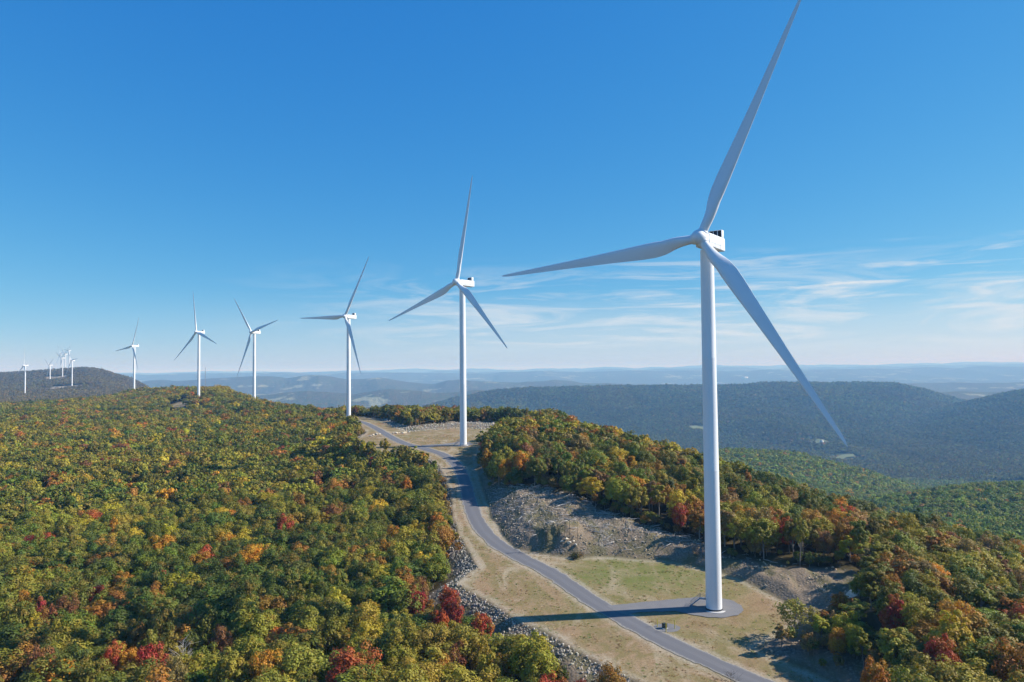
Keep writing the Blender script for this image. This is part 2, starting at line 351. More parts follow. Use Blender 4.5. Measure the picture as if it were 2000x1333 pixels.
def mat_hills():
    t = NT('wooded_hills'); p = t.pos(); clear = t.attr('clear')
    v = t.n('ShaderNodeTexVoronoi'); v.inputs['Scale'].default_value = .085; t.l(p, v.inputs['Vector'])
    sep = t.n('ShaderNodeSeparateColor'); t.l(v.outputs['Color'], sep.inputs[0])
    c = t.ramp(sep.outputs[0], [(.0, (.030, .050, .014)), (.35, (.05, .075, .018)), (.6, (.095, .10, .024)), (.8, (.125, .085, .03)), (.93, (.16, .06, .03)), (1, (.2, .12, .03))])
    big = t.noise(.0016, p, 6, .6); c = t.mix(t.ramp(big, [(.4, .0), (.65, .65)]), c, (.085, .062, .03))
    c = t.mix(t.ramp(t.noise(.0026, t.mapping(p, loc=(900, 50, 0)), 5, .6), [(.60, 0.0), (.63, .85)]), c, (.26, .26, .15))
    tan_ = t.mix(t.noise(.05, p), (.34, .28, .2), (.26, .2, .12)); c = t.mix(clear, c, tan_)
    mid = t.noise(.02, p, 5, .6)
    hgt = t.math('ADD', t.math('MULTIPLY', v.outputs['Distance'], -.7), t.math('MULTIPLY', mid, 2.2))
    return t.done(t.bsdf(c, .95, t.bump(hgt, .9, 9.0), .05))
def mat_road():
    t = NT('chip_seal_road'); uv = t.n('ShaderNodeUVMap').outputs[0]; p = t.pos()
    st = t.noise(2.2, t.mapping(uv, (5.5, .045, 1)), 5, .6); fine = t.noise(2.5, p, 5, .7); big = t.noise(.09, p, 4)
    c = t.mix(st, (.115, .112, .116), (.195, .188, .186)); c = t.mix(t.ramp(big, [(.4, 0.0), (.7, .55)]), c, (.155, .150, .152))
    su = t.n('ShaderNodeSeparateXYZ'); t.l(uv, su.inputs[0])
    tr = t.math('MULTIPLY', t.math('ADD', t.math('COSINE', t.math('MULTIPLY', t.math('SUBTRACT', su.outputs[0], .25), 12.566)), .6, None, True), t.ramp(st, [(.3, .25), (.7, .8)]))
    c = t.mix(t.math('MULTIPLY', tr, .5), c, (.10, .098, .102))
    ed = t.math('ADD', t.math('ABSOLUTE', t.math('SUBTRACT', su.outputs[0], .5)), t.math('MULTIPLY', t.math('SUBTRACT', fine, .5), .28))
    c = t.mix(t.ramp(ed, [(.40, 0.0), (.49, .9)]), c, (.36, .315, .245))
    c = t.mix(t.ramp(fine, [(.6, 0.0), (.8, .5)]), c, (.28, .27, .26))
    return t.done(t.bsdf(c, .85, t.bump(fine, .3, .04), .3))
def mat_gravel():
    t = NT('grey_gravel'); p = t.pos(); v = t.voro(5, p); n = t.noise(.35, p, 5); f = t.noise(6, p, 3)
    c = t.mix(n, (.155, .15, .153), (.225, .215, .205)); c = t.mix(t.ramp(f, [(.55, 0.0), (.75, .5)]), c, (.13, .125, .12))
    return t.done(t.bsdf(c, .95, t.bump(v, .4, .08), .15))
def mat_rock(name, a, b, lich):
    t = NT(name); tint = t.attr('tint', 'INSTANCER', 'Color'); n = t.noise(1.5, t.coord(), 6, .65); n2 = t.noise(6, t.coord(), 3)
    c = t.mix(t.ramp(n, [(.35, 0.0), (.65, 1.0)]), a, b); c = t.mix(t.ramp(n2, [(.58, 0.0), (.7, .6)]), c, lich)
    c = t.mix(1.0, c, tint, 'MULTIPLY')
    return t.done(t.bsdf(c, .9, t.bump(n, .5, .1), .15))

M_PAINT = mat_paint(); M_LEAF = mat_leaf()
M_BARK = mat_bark('grey_brown_bark', (.16, .13, .10), (.30, .27, .23)); M_DEAD = mat_bark('bleached_wood', (.30, .27, .24), (.52, .49, .45)); M_DARKW = mat_bark('dark_dead_wood', (.05, .04, .03), (.11, .09, .07))
M_GROUND = mat_ground(); M_HILLS = mat_hills(); M_ROAD = mat_road(); M_GRAV = mat_gravel()
M_ROCK = mat_rock('pale_broken_rock', (.54, .48, .39), (.36, .315, .24), (.16, .145, .10))
M_CONC = mat_simple('pale_concrete', (.62, .60, .56), .85, .1, 2.0, .2, 0, .2)
M_DARK = mat_simple('dark_radiator', (.025, .027, .035), .45, .2, 8)
M_STEEL = mat_simple('galvanised_steel', (.42, .43, .44), .45, .1, 5, .5, .6)
M_FLANGE = mat_simple('dark_flange_ring', (.04, .042, .05), .6, .1, 5)
M_YEL = mat_simple('yellow_marker_paint', (.62, .50, .05), .5, .08, 5)
M_BOXG = mat_simple('dark_green_cabinet_paint', (.03, .04, .035), .45, .1, 5)
M_MAST = mat_simple('grey_mast_steel', (.22, .22, .23), .5, .1, 3, .4, .4)
M_ROOF = mat_simple('pale_metal_roof', (.42, .42, .42), .5, .08, .2)

# ------------------------------------------------------------------ ground and hills: one sheet out to the horizon
az_f = np.radians(np.arange(-38, 38.01, .115)); az_c = np.radians(np.concatenate([np.arange(-66, -38, 1.0), np.arange(39, 66.1, 1.0)]))
AZ = np.sort(np.concatenate([az_f, az_c]))
rows = [22.0]
while rows[-1] < 60000:
    r = rows[-1]
    rows.append(r + (6 if r < 94 else 1.0 if r < 340 else (r - 340) * .0055 + 1.0 if r < 1500 else r * .0125))
RR = np.array(rows); A, R_ = np.meshgrid(AZ, RR); GX, GY = R_ * np.sin(A), R_ * np.cos(A)
gz, gd = ground_z(GX.ravel(), GY.ravel(), True)
GZ = gz.reshape(GX.shape); GD = gd.reshape(GX.shape)
nA = len(AZ); split = int(np.searchsorted(RR, 1500))
def sheet(name, i0, i1, mat):
    V = np.stack([GX[i0:i1 + 1], GY[i0:i1 + 1], GZ[i0:i1 + 1] + CZ], -1).reshape(-1, 3); n = i1 - i0
    ii, jj = np.meshgrid(np.arange(n), np.arange(nA - 1), indexing='ij'); a = (ii * nA + jj).ravel()
    me = np_mesh(name, V, np.stack([a, a + 1, a + nA + 1, a + nA], 1), (mat,), True)
    x, y = V[:, 0], V[:, 1]
    dd = disc_d(x, y)
    def put(nm, val): me.attributes.new(nm, 'FLOAT', 'POINT').data.foreach_set('value', np.asarray(val, np.float32))
    d = GD[i0:i1 + 1].ravel()
    cl = np.maximum(1 - sstep(-.3, 1.6, d), 1 - sstep(-4, 3, dd))
    put('clear', cl)
    if mat is M_GROUND:
        rk = np.zeros(len(V)); near = (y > 60) & (y < 760) & (np.abs(x + 30) < 210)
        xn, yn = x[near], y[near]; w = fbm(xn / 5, yn / 5, 3, 77) * 2.5
        r = np.maximum(1 - sstep(-1.5, 2.5, dist_poly(xn, yn, ROCK) + w), 1 - sstep(-1.5, 2.5, dist_poly(xn, yn, ROCKB) + w))
        r = np.maximum(r, sstep(.2, 1.2, d[near] + w * .2) * (1 - sstep(6, 10, d[near] + w)))
        r *= sstep(-.2, 1.2, d[near] + .3 * w)
        rk[near] = r; put('rock', rk)
        q = project(np.stack([x, y, V[:, 2] - CZ], -1))
        lc = cast_pad(1240, 1120); gs = cast_pad(957, 1003); put('lush', np.clip(1.15 * np.exp(-((x - lc[0]) / 21) ** 2 - ((y - lc[1]) / 14) ** 2), 0, 1) + .35 * sstep(.5, .75, vnoise(x / 23, y / 23, 5)) * cl + .9 * np.exp(-((x - gs[0] - (y - gs[1]) * -.05) / 1.3) ** 2 - ((y - gs[1]) / 16) ** 2))
        pal = np.exp(-((d + .9) / 1.1) ** 2) * .8
        if near.any():
            pal[near] = np.maximum(pal[near], np.exp(-((road_dist(xn, yn) - 3.6) / .8) ** 2) * .9)
        put('pale', pal * (d < 3))
    return tag(link(name, me), kind='structure')

ROADPX = [(1640, 1410), (1545, 1362), (1450, 1322), (1380, 1290), (1300, 1253), (1210, 1205), (1150, 1170), (1080, 1122), (1020, 1091), (968, 1060), (934, 1022), (917, 980), (907, 940), (894, 912), (868, 890), (830, 877), (795, 868), (765, 855), (740, 840), (716, 828), (696, 822), (680, 820)]
def catmull(P, per=12):
    P = np.asarray(P, float); Q = np.vstack([2 * P[0] - P[1], P, 2 * P[-1] - P[-2]]); o = []
    for i in range(1, len(Q) - 2):
        for t in np.arange(per) / per:
            a, b, c, d = Q[i - 1], Q[i], Q[i + 1], Q[i + 2]
            o.append(.5 * (2 * b + (c - a) * t + (2 * a - 5 * b + 4 * c - d) * t * t + (3 * b - a - 3 * c + d) * t ** 3))
    o.append(P[-1]); return np.array(o)
def resample(P, step):
    s = np.concatenate([[0], np.cumsum(np.linalg.norm(np.diff(P, axis=0), axis=1))]); t = np.arange(0, s[-1], step)
    return np.stack([np.interp(t, s, P[:, k]) for k in range(P.shape[1])], 1)
RC = resample(catmull(cast_list(ROADPX)), 1.0)
def road_dist(x, y):
    d = np.full(x.shape, 1e9)
    for i in range(0, len(RC), 3): d = np.minimum(d, np.hypot(x - RC[i, 0], y - RC[i, 1]))
    return d
ground = sheet('ground', 0, split, M_GROUND); ground['label'] = 'forested ridge top ground with dry grass clearing and rocky banks'
hills = sheet('hills', split, len(RR) - 1, M_HILLS); hills['label'] = 'hazy wooded valley and distant ridges reaching the horizon'

def ribbon(name, line, hw, lift, mat):
    n = len(line); t = np.gradient(line, axis=0); t /= np.linalg.norm(t, axis=1)[:, None]; nr = np.stack([-t[:, 1], t[:, 0]], 1)
    s = np.arange(n) * 1.0; K = 7; V = []; U = []
    for k in range(K):
        f = k / (K - 1) * 2 - 1
        w = hw + (fbm(s / 2.2, s * 0 + (5.3 if f > 0 else 9.7), 4, 3) * .8 if abs(f) == 1 else 0)
        xy = line + nr * (f * w)[:, None] if np.ndim(w) else line + nr * (f * w)
        z = ground_z(xy[:, 0], xy[:, 1]); V.append(np.column_stack([xy, np.maximum(z, zpad(xy[:, 1])) + CZ + lift + .05 * (1 - f * f)])); U.append(np.column_stack([np.full(n, f * .5 + .5), s]))
    V = np.stack(V, 1).reshape(-1, 3); U = np.stack(U, 1).reshape(-1, 2)
    ii, jj = np.meshgrid(np.arange(n - 1), np.arange(K - 1), indexing='ij'); a = (ii * K + jj).ravel(); q = np.stack([a, a + K, a + K + 1, a + 1], 1)
    me = np_mesh(name, V, q, (mat,), True); uv = me.uv_layers.new(name='UVMap')
    li = np.empty(len(me.loops), np.int32); me.loops.foreach_get('vertex_index', li); uv.data.foreach_set('uv', U[li].astype(np.float32).ravel())
    return tag(link(name, me), kind='structure')
road = ribbon('road', RC, 2.9, .09, M_ROAD); road['label'] = 'grey chip seal access road winding along the ridge past the turbines'
def pad_sheet(name, P, lift, mat, label):
    P = resample(np.vstack([P, P[:1]]), .6); P = P + np.stack([fbm(P[:, 0] / 1.5, P[:, 1] / 1.5, 3, 5), fbm(P[:, 0] / 1.5, P[:, 1] / 1.5, 3, 6)], 1) * .35
    bm = bmesh.new(); vs = [bm.verts.new((x, y, float(zpad(y)) + CZ + lift)) for x, y in P]; f = bm.faces.new(vs)
    if f.normal.z < 0: f.normal_flip()
    bmesh.ops.triangulate(bm, faces=[f]); bmesh.ops.recalc_face_normals(bm, faces=bm.faces)
    me = bpy.data.meshes.new(name); bm.to_mesh(me); bm.free(); me.materials.append(mat); o = tag(link(name, me), label, kind='structure'); return o
pad_sheet('gravel_drive', cast_list([(1172, 1186), (1250, 1178), (1330, 1170), (1372, 1167), (1402, 1168), (1430, 1174), (1449, 1184), (1453, 1194), (1440, 1203), (1415, 1208), (1385, 1207), (1352, 1202), (1322, 1195), (1250, 1197), (1222, 1203)]), .13, M_GRAV, 'grey gravel drive and round pad at the foot of the nearest turbine')
pad_sheet('gravel_drive', cast_list([(822, 870.5), (862, 868), (902, 863.5), (918, 865), (925, 868.5), (915, 872.5), (900, 873), (862, 872), (836, 875)]), .14, M_GRAV, 'narrow gravel drive to the second nearest turbine')
_p = cast_pad(1303, 1227)
pad_sheet('gravel_patch', np.array([(_p[0] + 2.6 * math.cos(a) * 1.15, _p[1] + 2.3 * math.sin(a)) for a in np.linspace(0, 2 * math.pi, 24, endpoint=False)]), .05, M_GRAV, 'small round patch of grey gravel around the cable box')

# valley fields, draped on the far ground
M_FIELD = mat_simple('pale_green_meadow', (.20, .23, .10), .95, .25, .02)
FC = []
for (a, b) in FIELDS:
    p, q = cast_ground(*a, y0=1200), cast_ground(*b, y0=1200); FC.append(((p + q) / 2, np.linalg.norm(q - p) / 2 + 8))
for (c, r) in FC:
    an = np.linspace(0, 2 * math.pi, 28, endpoint=False); V = [[c[0], c[1]]]
    for f in (.5, 1.0):
        V += [[c[0] + r * f * math.cos(a) * (1 + .25 * math.sin(3 * a + r)), c[1] + r * f * (.8 + .2 * math.sin(r)) * math.sin(a) * (1 + .35 * math.cos(2 * a + r) + .2 * math.sin(5 * a))] for a in an]
    V = np.array(V); z = ground_z(V[:, 0], V[:, 1]) + CZ + 3
    T = [(0, 1 + j, 1 + (j + 1) % 28) for j in range(28)]; Q = [(1 + j, 29 + j, 29 + (j + 1) % 28, 1 + (j + 1) % 28) for j in range(28)]
    tag(link('field', np_mesh('field', np.column_stack([V, z]), [np.array(Q), np.array(T)], (M_FIELD,), True)), 'pale green meadow among the woods of the valley floor', kind='structure')

# ------------------------------------------------------------------ wind turbines
HH = 91.5
def blade_mesh():
    ss = np.concatenate([np.linspace(.022, .06, 4), np.linspace(.08, .3, 12), np.linspace(.34, .96, 16), [.98, .99, .997, 1.0]]); n = 28; V = []
    for s in ss:
        ch = np.interp(s, [0, .05, .09, .14, .2, .26, .4, .6, .8, .95, .98, .992, 1], [2.25, 2.25, 2.7, 3.5, 4.05, 3.95, 3.15, 2.2, 1.45, .85, .6, .35, .06])
        th = np.interp(s, [0, .05, .1, .15, .22, .3, .5, .8, 1], [1, 1, .72, .5, .36, .29, .22, .18, .15])
        bl = sstep(.045, .17, s); pa = .5 + (.30 - .5) * bl; tw = rad(np.interp(s, [0, .1, .2, .4, .7, 1], [15, 14.5, 11, 6, 2, -1]))
        an = np.arange(n) * 2 * math.pi / n; xc = .5 - .5 * np.cos(an)                 # 0 at the leading edge
        yt = 5 * th * (.2969 * np.sqrt(xc) - .126 * xc - .3516 * xc ** 2 + .2843 * xc ** 3 - .1036 * xc ** 4); sg = np.where(an < math.pi, 1, -1)
        cam_ = .03 * 4 * xc * (1 - xc)
        x = (pa - xc) * ch; y = (sg * yt + cam_) * ch
        xk = .5 * ch * np.cos(an); yk = .5 * ch * th * np.sin(an)
        x = x * bl + xk * (1 - bl); y = y * bl + yk * (1 - bl)
        X = x * math.cos(tw) - y * math.sin(tw) * -1; Y = -x * math.sin(tw) + y * math.cos(tw)
        V.append(np.stack([X, Y - 1.4 * s * s + .3 * s, np.full(n, s * 60.0)], 1))
    m = MB(); k = len(ss)
    Q = [(i * n + j, i * n + (j + 1) % n, (i + 1) * n + (j + 1) % n, (i + 1) * n + j) for i in range(k - 1) for j in range(n)]
    V = np.vstack(V + [[0, -1.1, 60.05]]); T = [(k * n, (k - 1) * n + j, (k - 1) * n + (j + 1) % n) for j in range(n)]
    m.add(V, Q, T); me = m.mesh('blade', (M_PAINT,), True)
    bm = bmesh.new(); bm.from_mesh(me); bmesh.ops.recalc_face_normals(bm, faces=bm.faces); bm.to_mesh(me); bm.free(); return me
def fixn(me, deg=40):
    bm = bmesh.new(); bm.from_mesh(me); bmesh.ops.recalc_face_normals(bm, faces=bm.faces); bm.to_mesh(me); bm.free(); return smooth_by_angle(me, deg)
TILT = rad(5)
def turbine_meshes():
    d = {}
    pr = [(1.95, .35)]
    for z in (.5, 14, 32, 33.9, 34.0): pr.append((1.95 - (z / 90) * .32, z))
    pr += [(1.845, 34.02), (1.845, 34.2)]
    for z in (34.3, 50, 61.9): pr.append((1.95 - (z / 90) * .32, z))
    pr += [(1.746, 61.95), (1.746, 62.15)]
    for z in (62.25, 75, 89.4): pr.append((1.95 - (z / 90) * .32, z))
    d['tower'] = fixn(MB().lathe(pr, 64).mesh('tower', (M_PAINT,)), 12)
    d['flange'] = fixn(MB().lathe([(1.9, .0), (1.99, .0), (2.03, .02), (2.03, .34), (1.96, .36), (1.9, .36)], 48).mesh('flange', (M_FLANGE,)))  # plain dark ring in the gap at the tower foot
    d['foundation'] = fixn(MB().lathe([(1.7, .02), (2.85, .02), (2.9, -.05), (2.9, -.9)], 48).mesh('foundation', (M_CONC,)))
    m = MB(); m.box((-1.93, .55, 3.4), (.14, 1.0, 2.3), .06); d['door'] = fixn(m.mesh('door', (M_STEEL,)))
    m = MB()                    # steel stairs up to the door on the shaded side
    m.box((-2.75, .55, 2.1), (1.5, 1.5, .08))
    for k in range(8): m.box((-3.65 - k * .28, .55, 1.9 - k * .25), (.3, 1.2, .05))
    Mr = Matrix.Rotation(math.atan2(.25, .28), 4, 'Y').inverted()
    for sy in (-.1, 1.2): m.tube([(-3.45, sy, 2.08), (-5.75, sy, .02)], [.07, .07], 6)
    d['stairs'] = m.mesh('stairs', (M_STEEL,))
    m = MB()
    for sy in (-.15, 1.25):
        m.tube([(-2.05, sy, 3.2), (-3.45, sy, 3.2), (-5.75, sy, 1.15), (-5.75, sy, .05)], [.04] * 4, 6)
        m.tube([(-2.05, sy, 2.65), (-3.45, sy, 2.65), (-5.75, sy, .6)], [.03] * 3, 6)
        for x, z in ((-2.1, 2.1), (-3.45, 2.1), (-4.6, 1.05)): m.tube([(x, sy, z), (x, sy, z + 1.1)], [.04, .04], 6)
    d['handrail'] = m.mesh('handrail', (M_STEEL,))
    # nacelle, rear towards +Y
    bm = bmesh.new(); bmesh.ops.create_cube(bm, size=1); bmesh.ops.scale(bm, vec=(3.75, 10.6, 3.7), verts=bm.verts); bmesh.ops.translate(bm, vec=(0, 2.6, .0), verts=bm.verts)
    for v in bm.verts:
        if v.co.y > 5:
            v.co.z *= .93; v.co.x *= .96
        elif v.co.z < 0: v.co.z += .25
        else: v.co.z -= .1
    bmesh.ops.bevel(bm, geom=bm.edges[:], offset=.28, segments=4, affect='EDGES', profile=.5)
    me = bpy.data.meshes.new('nacelle'); bm.to_mesh(me); bm.free(); me.materials.append(M_PAINT); d['nacelle'] = smooth_by_angle(me, 30)
    m = MB()                    # plain grey panel seam strips, 3 mm proud
    for sx in (-1, 1):
        m.box((sx * 1.872, 2.3, -.55), (.02, 8.6, .05)); m.box((sx * 1.855, 4.3, .0), (.03, .05, 3.2)); m.box((sx * 1.868, .9, .0), (.02, .05, 3.2))
    d['panel_seam'] = m.mesh('panel_seam', (mat_simple('grey_panel_seam', (.5, .5, .5), .6),))
    m = MB(); z0 = 1.72
    for sx in (-1.72, 1.72): m.box((sx, 6.35, z0 + .95), (.14, 1.5, 2.0), .04)
    m.box((0, 6.1, z0 + 1.96), (3.3, .5, .10), .03); m.box((0, 6.1, z0 + .03), (3.3, .5, .10), .03)
    for x in (-.55, .55): m.box((x, 5.92, z0 + 1.0), (.12, .16, 1.8))
    d['cooler'] = m.mesh('cooler', (M_PAINT,))
    d['radiator'] = MB().box((0, 6.12, z0 + 1.0), (3.28, .3, 1.8)).mesh('radiator', (M_DARK,))
    # hub: spinner along local y (nose at -y), blade collars along the three blade axes
    m = MB(); prof = [(.02, -2.75), (.5, -2.68), (.95, -2.48), (1.35, -2.1), (1.65, -1.6), (1.85, -1.0), (1.95, -.3), (1.98, .5), (1.92, 1.3), (1.75, 1.75), (1.2, 1.8), (.1, 1.8)]
    an = np.arange(36) * 2 * math.pi / 36; V = np.concatenate([np.stack([r * np.cos(an), np.full(36, y), r * np.sin(an)], 1) for r, y in prof])
    m.add(V, [(i * 36 + j, i * 36 + (j + 1) % 36, (i + 1) * 36 + (j + 1) % 36, (i + 1) * 36 + j) for i in range(len(prof) - 1) for j in range(36)])
    for k in range(3):
        p = rad(120 * k); dr = np.array([math.sin(p), 0, math.cos(p)]); m.tube([dr * .8, dr * 1.75, dr * 1.95, dr * 2.0], [1.42, 1.36, 1.30, 1.2], 28, True)
    d['hub'] = fixn(m.mesh('hub', (M_PAINT,)), 50)
    d['blade'] = blade_mesh()
    return d
TM = turbine_meshes()
U0 = Vector((0, -math.cos(TILT), math.sin(TILT))); H0 = Vector((1, 0, 0)); V0 = Vector((0, math.sin(TILT), math.cos(TILT))); HUB = Vector((0, 0, HH)) + U0 * 4.3
def basis(x, y, z, o): return Matrix(((x[0], y[0], z[0], o[0]), (x[1], y[1], z[1], o[1]), (x[2], y[2], z[2], o[2]), (0, 0, 0, 1)))
def blade_mat(ph, cone=2.0):
    p = rad(ph); dz = H0 * math.sin(p) + V0 * math.cos(p); x = H0 * math.cos(p) - V0 * math.sin(p); z = (dz * math.cos(rad(cone)) + U0 * math.sin(rad(cone))).normalized(); y = z.cross(x); return basis(x, y, z, HUB)
def hub_mat(ph):
    p = rad(ph); z = H0 * math.sin(p) + V0 * math.cos(p); x = H0 * math.cos(p) - V0 * math.sin(p); return basis(x, z.cross(x), z, HUB)
def children_of(o): return [c for c in C.objects if c.parent == o]
def make_turbine():
    root = empty('wind_turbine')
    f = link('foundation', TM['foundation'], root)
    tw = link('tower', TM['tower'], root); link('flange', TM['flange'], tw); link('door', TM['door'], tw)
    st = link('stairs', TM['stairs'], root); link('handrail', TM['handrail'], st)
    na = link('nacelle', TM['nacelle'], root, (0, 0, HH)); link('panel_seam', TM['panel_seam'], na)
    co = link('cooler', TM['cooler'], root, (0, 0, HH)); link('radiator', TM['radiator'], co)
    link('hub', TM['hub'], root)
    for k in range(3): link('blade', TM['blade'], root)
    return root
def set_turbine(root, x, y, z, yaw, ph, kids):
    root.location = (x, y, z + CZ); root.rotation_euler = (0, 0, -rad(yaw)); k = 0
    for c in kids:
        if c.name.startswith('hub'): c.matrix_local = hub_mat(ph)
        elif c.name.startswith('blade'): c.matrix_local = blade_mat(ph + 120 * k); k += 1
        elif c.name.startswith('stairs') or c.name.startswith('door'): c.rotation_euler = (0, 0, rad(yaw - 24))
def copy_tree(o, parent=None, acc=None):
    c = o.copy(); C.objects.link(c); c.parent = parent
    for ch in KIDS.get(o, []): copy_tree(ch, c, acc)
    if acc is not None and parent is not None: acc.append(c)
    return c
T0 = make_turbine()
KIDS = {}
for o in C.objects:
    if o.parent: KIDS.setdefault(o.parent, []).append(o)
TLAB = ['largest white wind turbine, in the right foreground, its upper blade leaving the picture', 'second largest white turbine, standing in the grass clearing at the road bend',
 'third largest turbine, at the far end of the road', 'white turbine behind the forest with one blade pointing right and one up left',
 'white turbine on the bare knoll, its top blade pointing straight up', 'slim white turbine at the crest left of the knoll, one blade hanging along its tower',
 'distant turbine alone at the far left edge with its top blade upright', 'distant turbine on the bare patch of the far hill, two blades raised right',
 'distant turbine lowest left in the cluster, one blade reaching up right', 'distant turbine in the middle of the far cluster, above the switchback road',
 'distant turbine behind the middle one, near the far hilltop saddle', 'leftmost turbine peeking from behind the far hill', 'highest turbine of the far cluster, two blades raised in a V']
for i, (x, y, z, yaw, ph) in enumerate(TURB):
    if i == 0: r = T0; acc = [c for c in C.objects if c.parent]
    else: acc = []; r = copy_tree(T0, None, acc)
    set_turbine(r, x, y, z, yaw, ph, acc); tag(r, TLAB[i], 'wind turbine', 'wind turbines along the ridge')
# specks of turbines on a ridge still farther off: a few pixels each, one mesh
bm = bmesh.new()
for me, mt in [(TM['tower'], Matrix()), (TM['nacelle'], Matrix.Translation((0, 0, HH))), (TM['hub'], hub_mat(0))] + [(TM['blade'], blade_mat(120 * k + 15)) for k in range(3)]:
    n0 = len(bm.verts); bm.from_mesh(me); bm.verts.ensure_lookup_table(); bmesh.ops.transform(bm, matrix=mt, verts=bm.verts[n0:])
fm = bpy.data.meshes.new('wind_turbine'); bm.to_mesh(fm); bm.free(); fm.materials.append(M_PAINT)
for k, (px, py) in enumerate([(70, 724), (76, 722), (82, 722.5), (88, 720.5), (96, 721)]):
    Y = 8200 + 260 * k; d = ray(px, py); o = link('wind_turbine', fm, None, (Y * d[0], Y, Y * d[2] - HH + CZ)); o.rotation_euler = (0, 0, -rad(36 + 3 * k))
    tag(o, 'tiny far white turbine just showing above the ridge at far left', 'wind turbine', 'tiny turbines beyond the far left ridge')

# ------------------------------------------------------------------ tree shapes
def leafset(cents, rads, per, size, rng, H, crown_c):
    n = len(cents) * per
    c = np.repeat(cents, per, 0); rc = np.repeat(rads, per)
    d = rng.normal(size=(n, 3)); d[:, 2] = d[:, 2] * .9 + .45; d /= np.linalg.norm(d, axis=1)[:, None]
    p = c + d * (rc * rng.uniform(.55, 1.05, n))[:, None] * [1, 1, .75]
    out = p - crown_c; out /= np.linalg.norm(out, axis=1)[:, None] + 1e-6
    nr = d * .9 + out * .45 + rng.normal(size=(n, 3)) * .38 + [0, 0, .25]; nr /= np.linalg.norm(nr, axis=1)[:, None]
    t = np.cross(nr, rng.normal(size=(n, 3))); t /= np.linalg.norm(t, axis=1)[:, None]; b = np.cross(nr, t)
    s = (size * rng.uniform(.6, 1.35, n))[:, None] * .5
    q = np.stack([p + t * s * 1.25, p + b * s * .8 + nr * s * .18, p - t * s * 1.25, p - b * s * .8 + nr * s * .18], 1).reshape(-1, 3)
    lv = rng.uniform(0, 1, n); cv = np.repeat(rng.uniform(0, 1, len(cents)), per)
    return q, lv, np.clip(cv + rng.normal(size=n) * .06, 0, 1)
def tree_mesh(name, seed, H=10.0, cr=3.6, base=.3, ncl=42, per=60, leaf=.4, sparse=1.0, trunk=True, kind='dome'):
    rng = np.random.default_rng(seed); cz = H * (base + (1 - base) * .48); cc = np.array([0, 0, cz]); ch = H * (1 - base) * .5
    ga = math.pi * (3 - math.sqrt(5)); cents = []; rads = []
    lob = rng.uniform(0, 6.28, 3)
    for i in range(ncl):
        zz = 1 - 1.75 * (i + .5) / ncl; th = i * ga + rng.normal() * .35; rr = math.sqrt(max(0, 1 - zz * zz))
        k = rng.uniform(.62, .96) * (1 + .16 * math.sin(2 * th + lob[0]) + .12 * math.sin(3 * th + lob[1]))
        cents.append(cc + np.array([math.cos(th) * rr * cr * k, math.sin(th) * rr * cr * k, zz * ch * (k if zz > 0 else .8)]))
        rads.append(cr * rng.uniform(.24, .40))
    for i in range(max(2, ncl // 6)):
        cents.append(cc + rng.normal(size=3) * [cr * .3, cr * .3, ch * .3]); rads.append(cr * .35)
    cents = np.array(cents); rads = np.array(rads)
    if sparse < 1:
        keep = rng.uniform(size=len(cents)) < sparse; cents, rads = cents[keep], rads[keep] * .85
    q, lv, cv = leafset(cents, rads, per, leaf, rng, H, cc - [0, 0, ch * .4])
    nq = len(lv); crown = (q, np.arange(nq * 4).reshape(-1, 4), lv, cv)
    m = MB()
    if trunk:
        w = rng.normal(size=(5, 2)) * .12; zs = np.linspace(0, H * .82, 5); w[0] = 0
        pts = np.column_stack([w, zs]); pts[0, 2] = -.6
        sd = 6 if trunk is True else 4
        m.tube(pts, [H * .022, H * .018, H * .014, H * .009, H * .004], sd, False)
        for c in cents[rng.permutation(len(cents))[:(9 if trunk is True else 3)]]:
            z0 = max(H * .2, c[2] - H * rng.uniform(.18, .32)); a = np.array([0, 0, z0]); mid = (a + c) / 2 + [0, 0, -H * .02]
            m.tube([a, mid, c], [H * .009, H * .006, H * .002], 4, False)
    return crown, m
def crown_obj_mesh(name, crown):
    q, f, lv, cv = crown; me = np_mesh(name, q, f, (M_LEAF,)); set_leaf_attr(me, lv, cv); return me
def set_leaf_attr(me, lv, cv):
    me.attributes.new('lv', 'FLOAT', 'FACE').data.foreach_set('value', np.asarray(lv, np.float32)); me.attributes.new('cv', 'FLOAT', 'FACE').data.foreach_set('value', np.asarray(cv, np.float32))
def joined(name, crown, m):
    q, f, lv, cv = crown
    if not m.n: return crown_obj_mesh(name, crown)
    tv = np.concatenate(m.v); tq = np.concatenate(m.q) + len(q); n2 = len(tq)
    me = np_mesh(name, np.vstack([q, tv]), [np.vstack([f, tq])], (M_LEAF, M_BARK), False, np.concatenate([np.zeros(len(f)), np.ones(n2)])); set_leaf_attr(me, np.concatenate([lv, np.zeros(n2)]), np.concatenate([cv, np.zeros(n2)])); return me
SPEC = [dict(cr=3.9, base=.2), dict(cr=3.5, base=.15), dict(cr=4.3, base=.25), dict(cr=3.3, base=.18), dict(cr=3.8, base=.22), dict(cr=4.0, base=.12),
        dict(cr=2.7, base=.38, sparse=.72), dict(cr=2.9, base=.42, sparse=.62), dict(cr=2.5, base=.34, sparse=.8), dict(cr=3.2, base=.3, sparse=.7)]
NP_ = len(SPEC)
LOD0, CROWN0, TRUNK0, LOD1, LOD2 = [], [], [], [], []
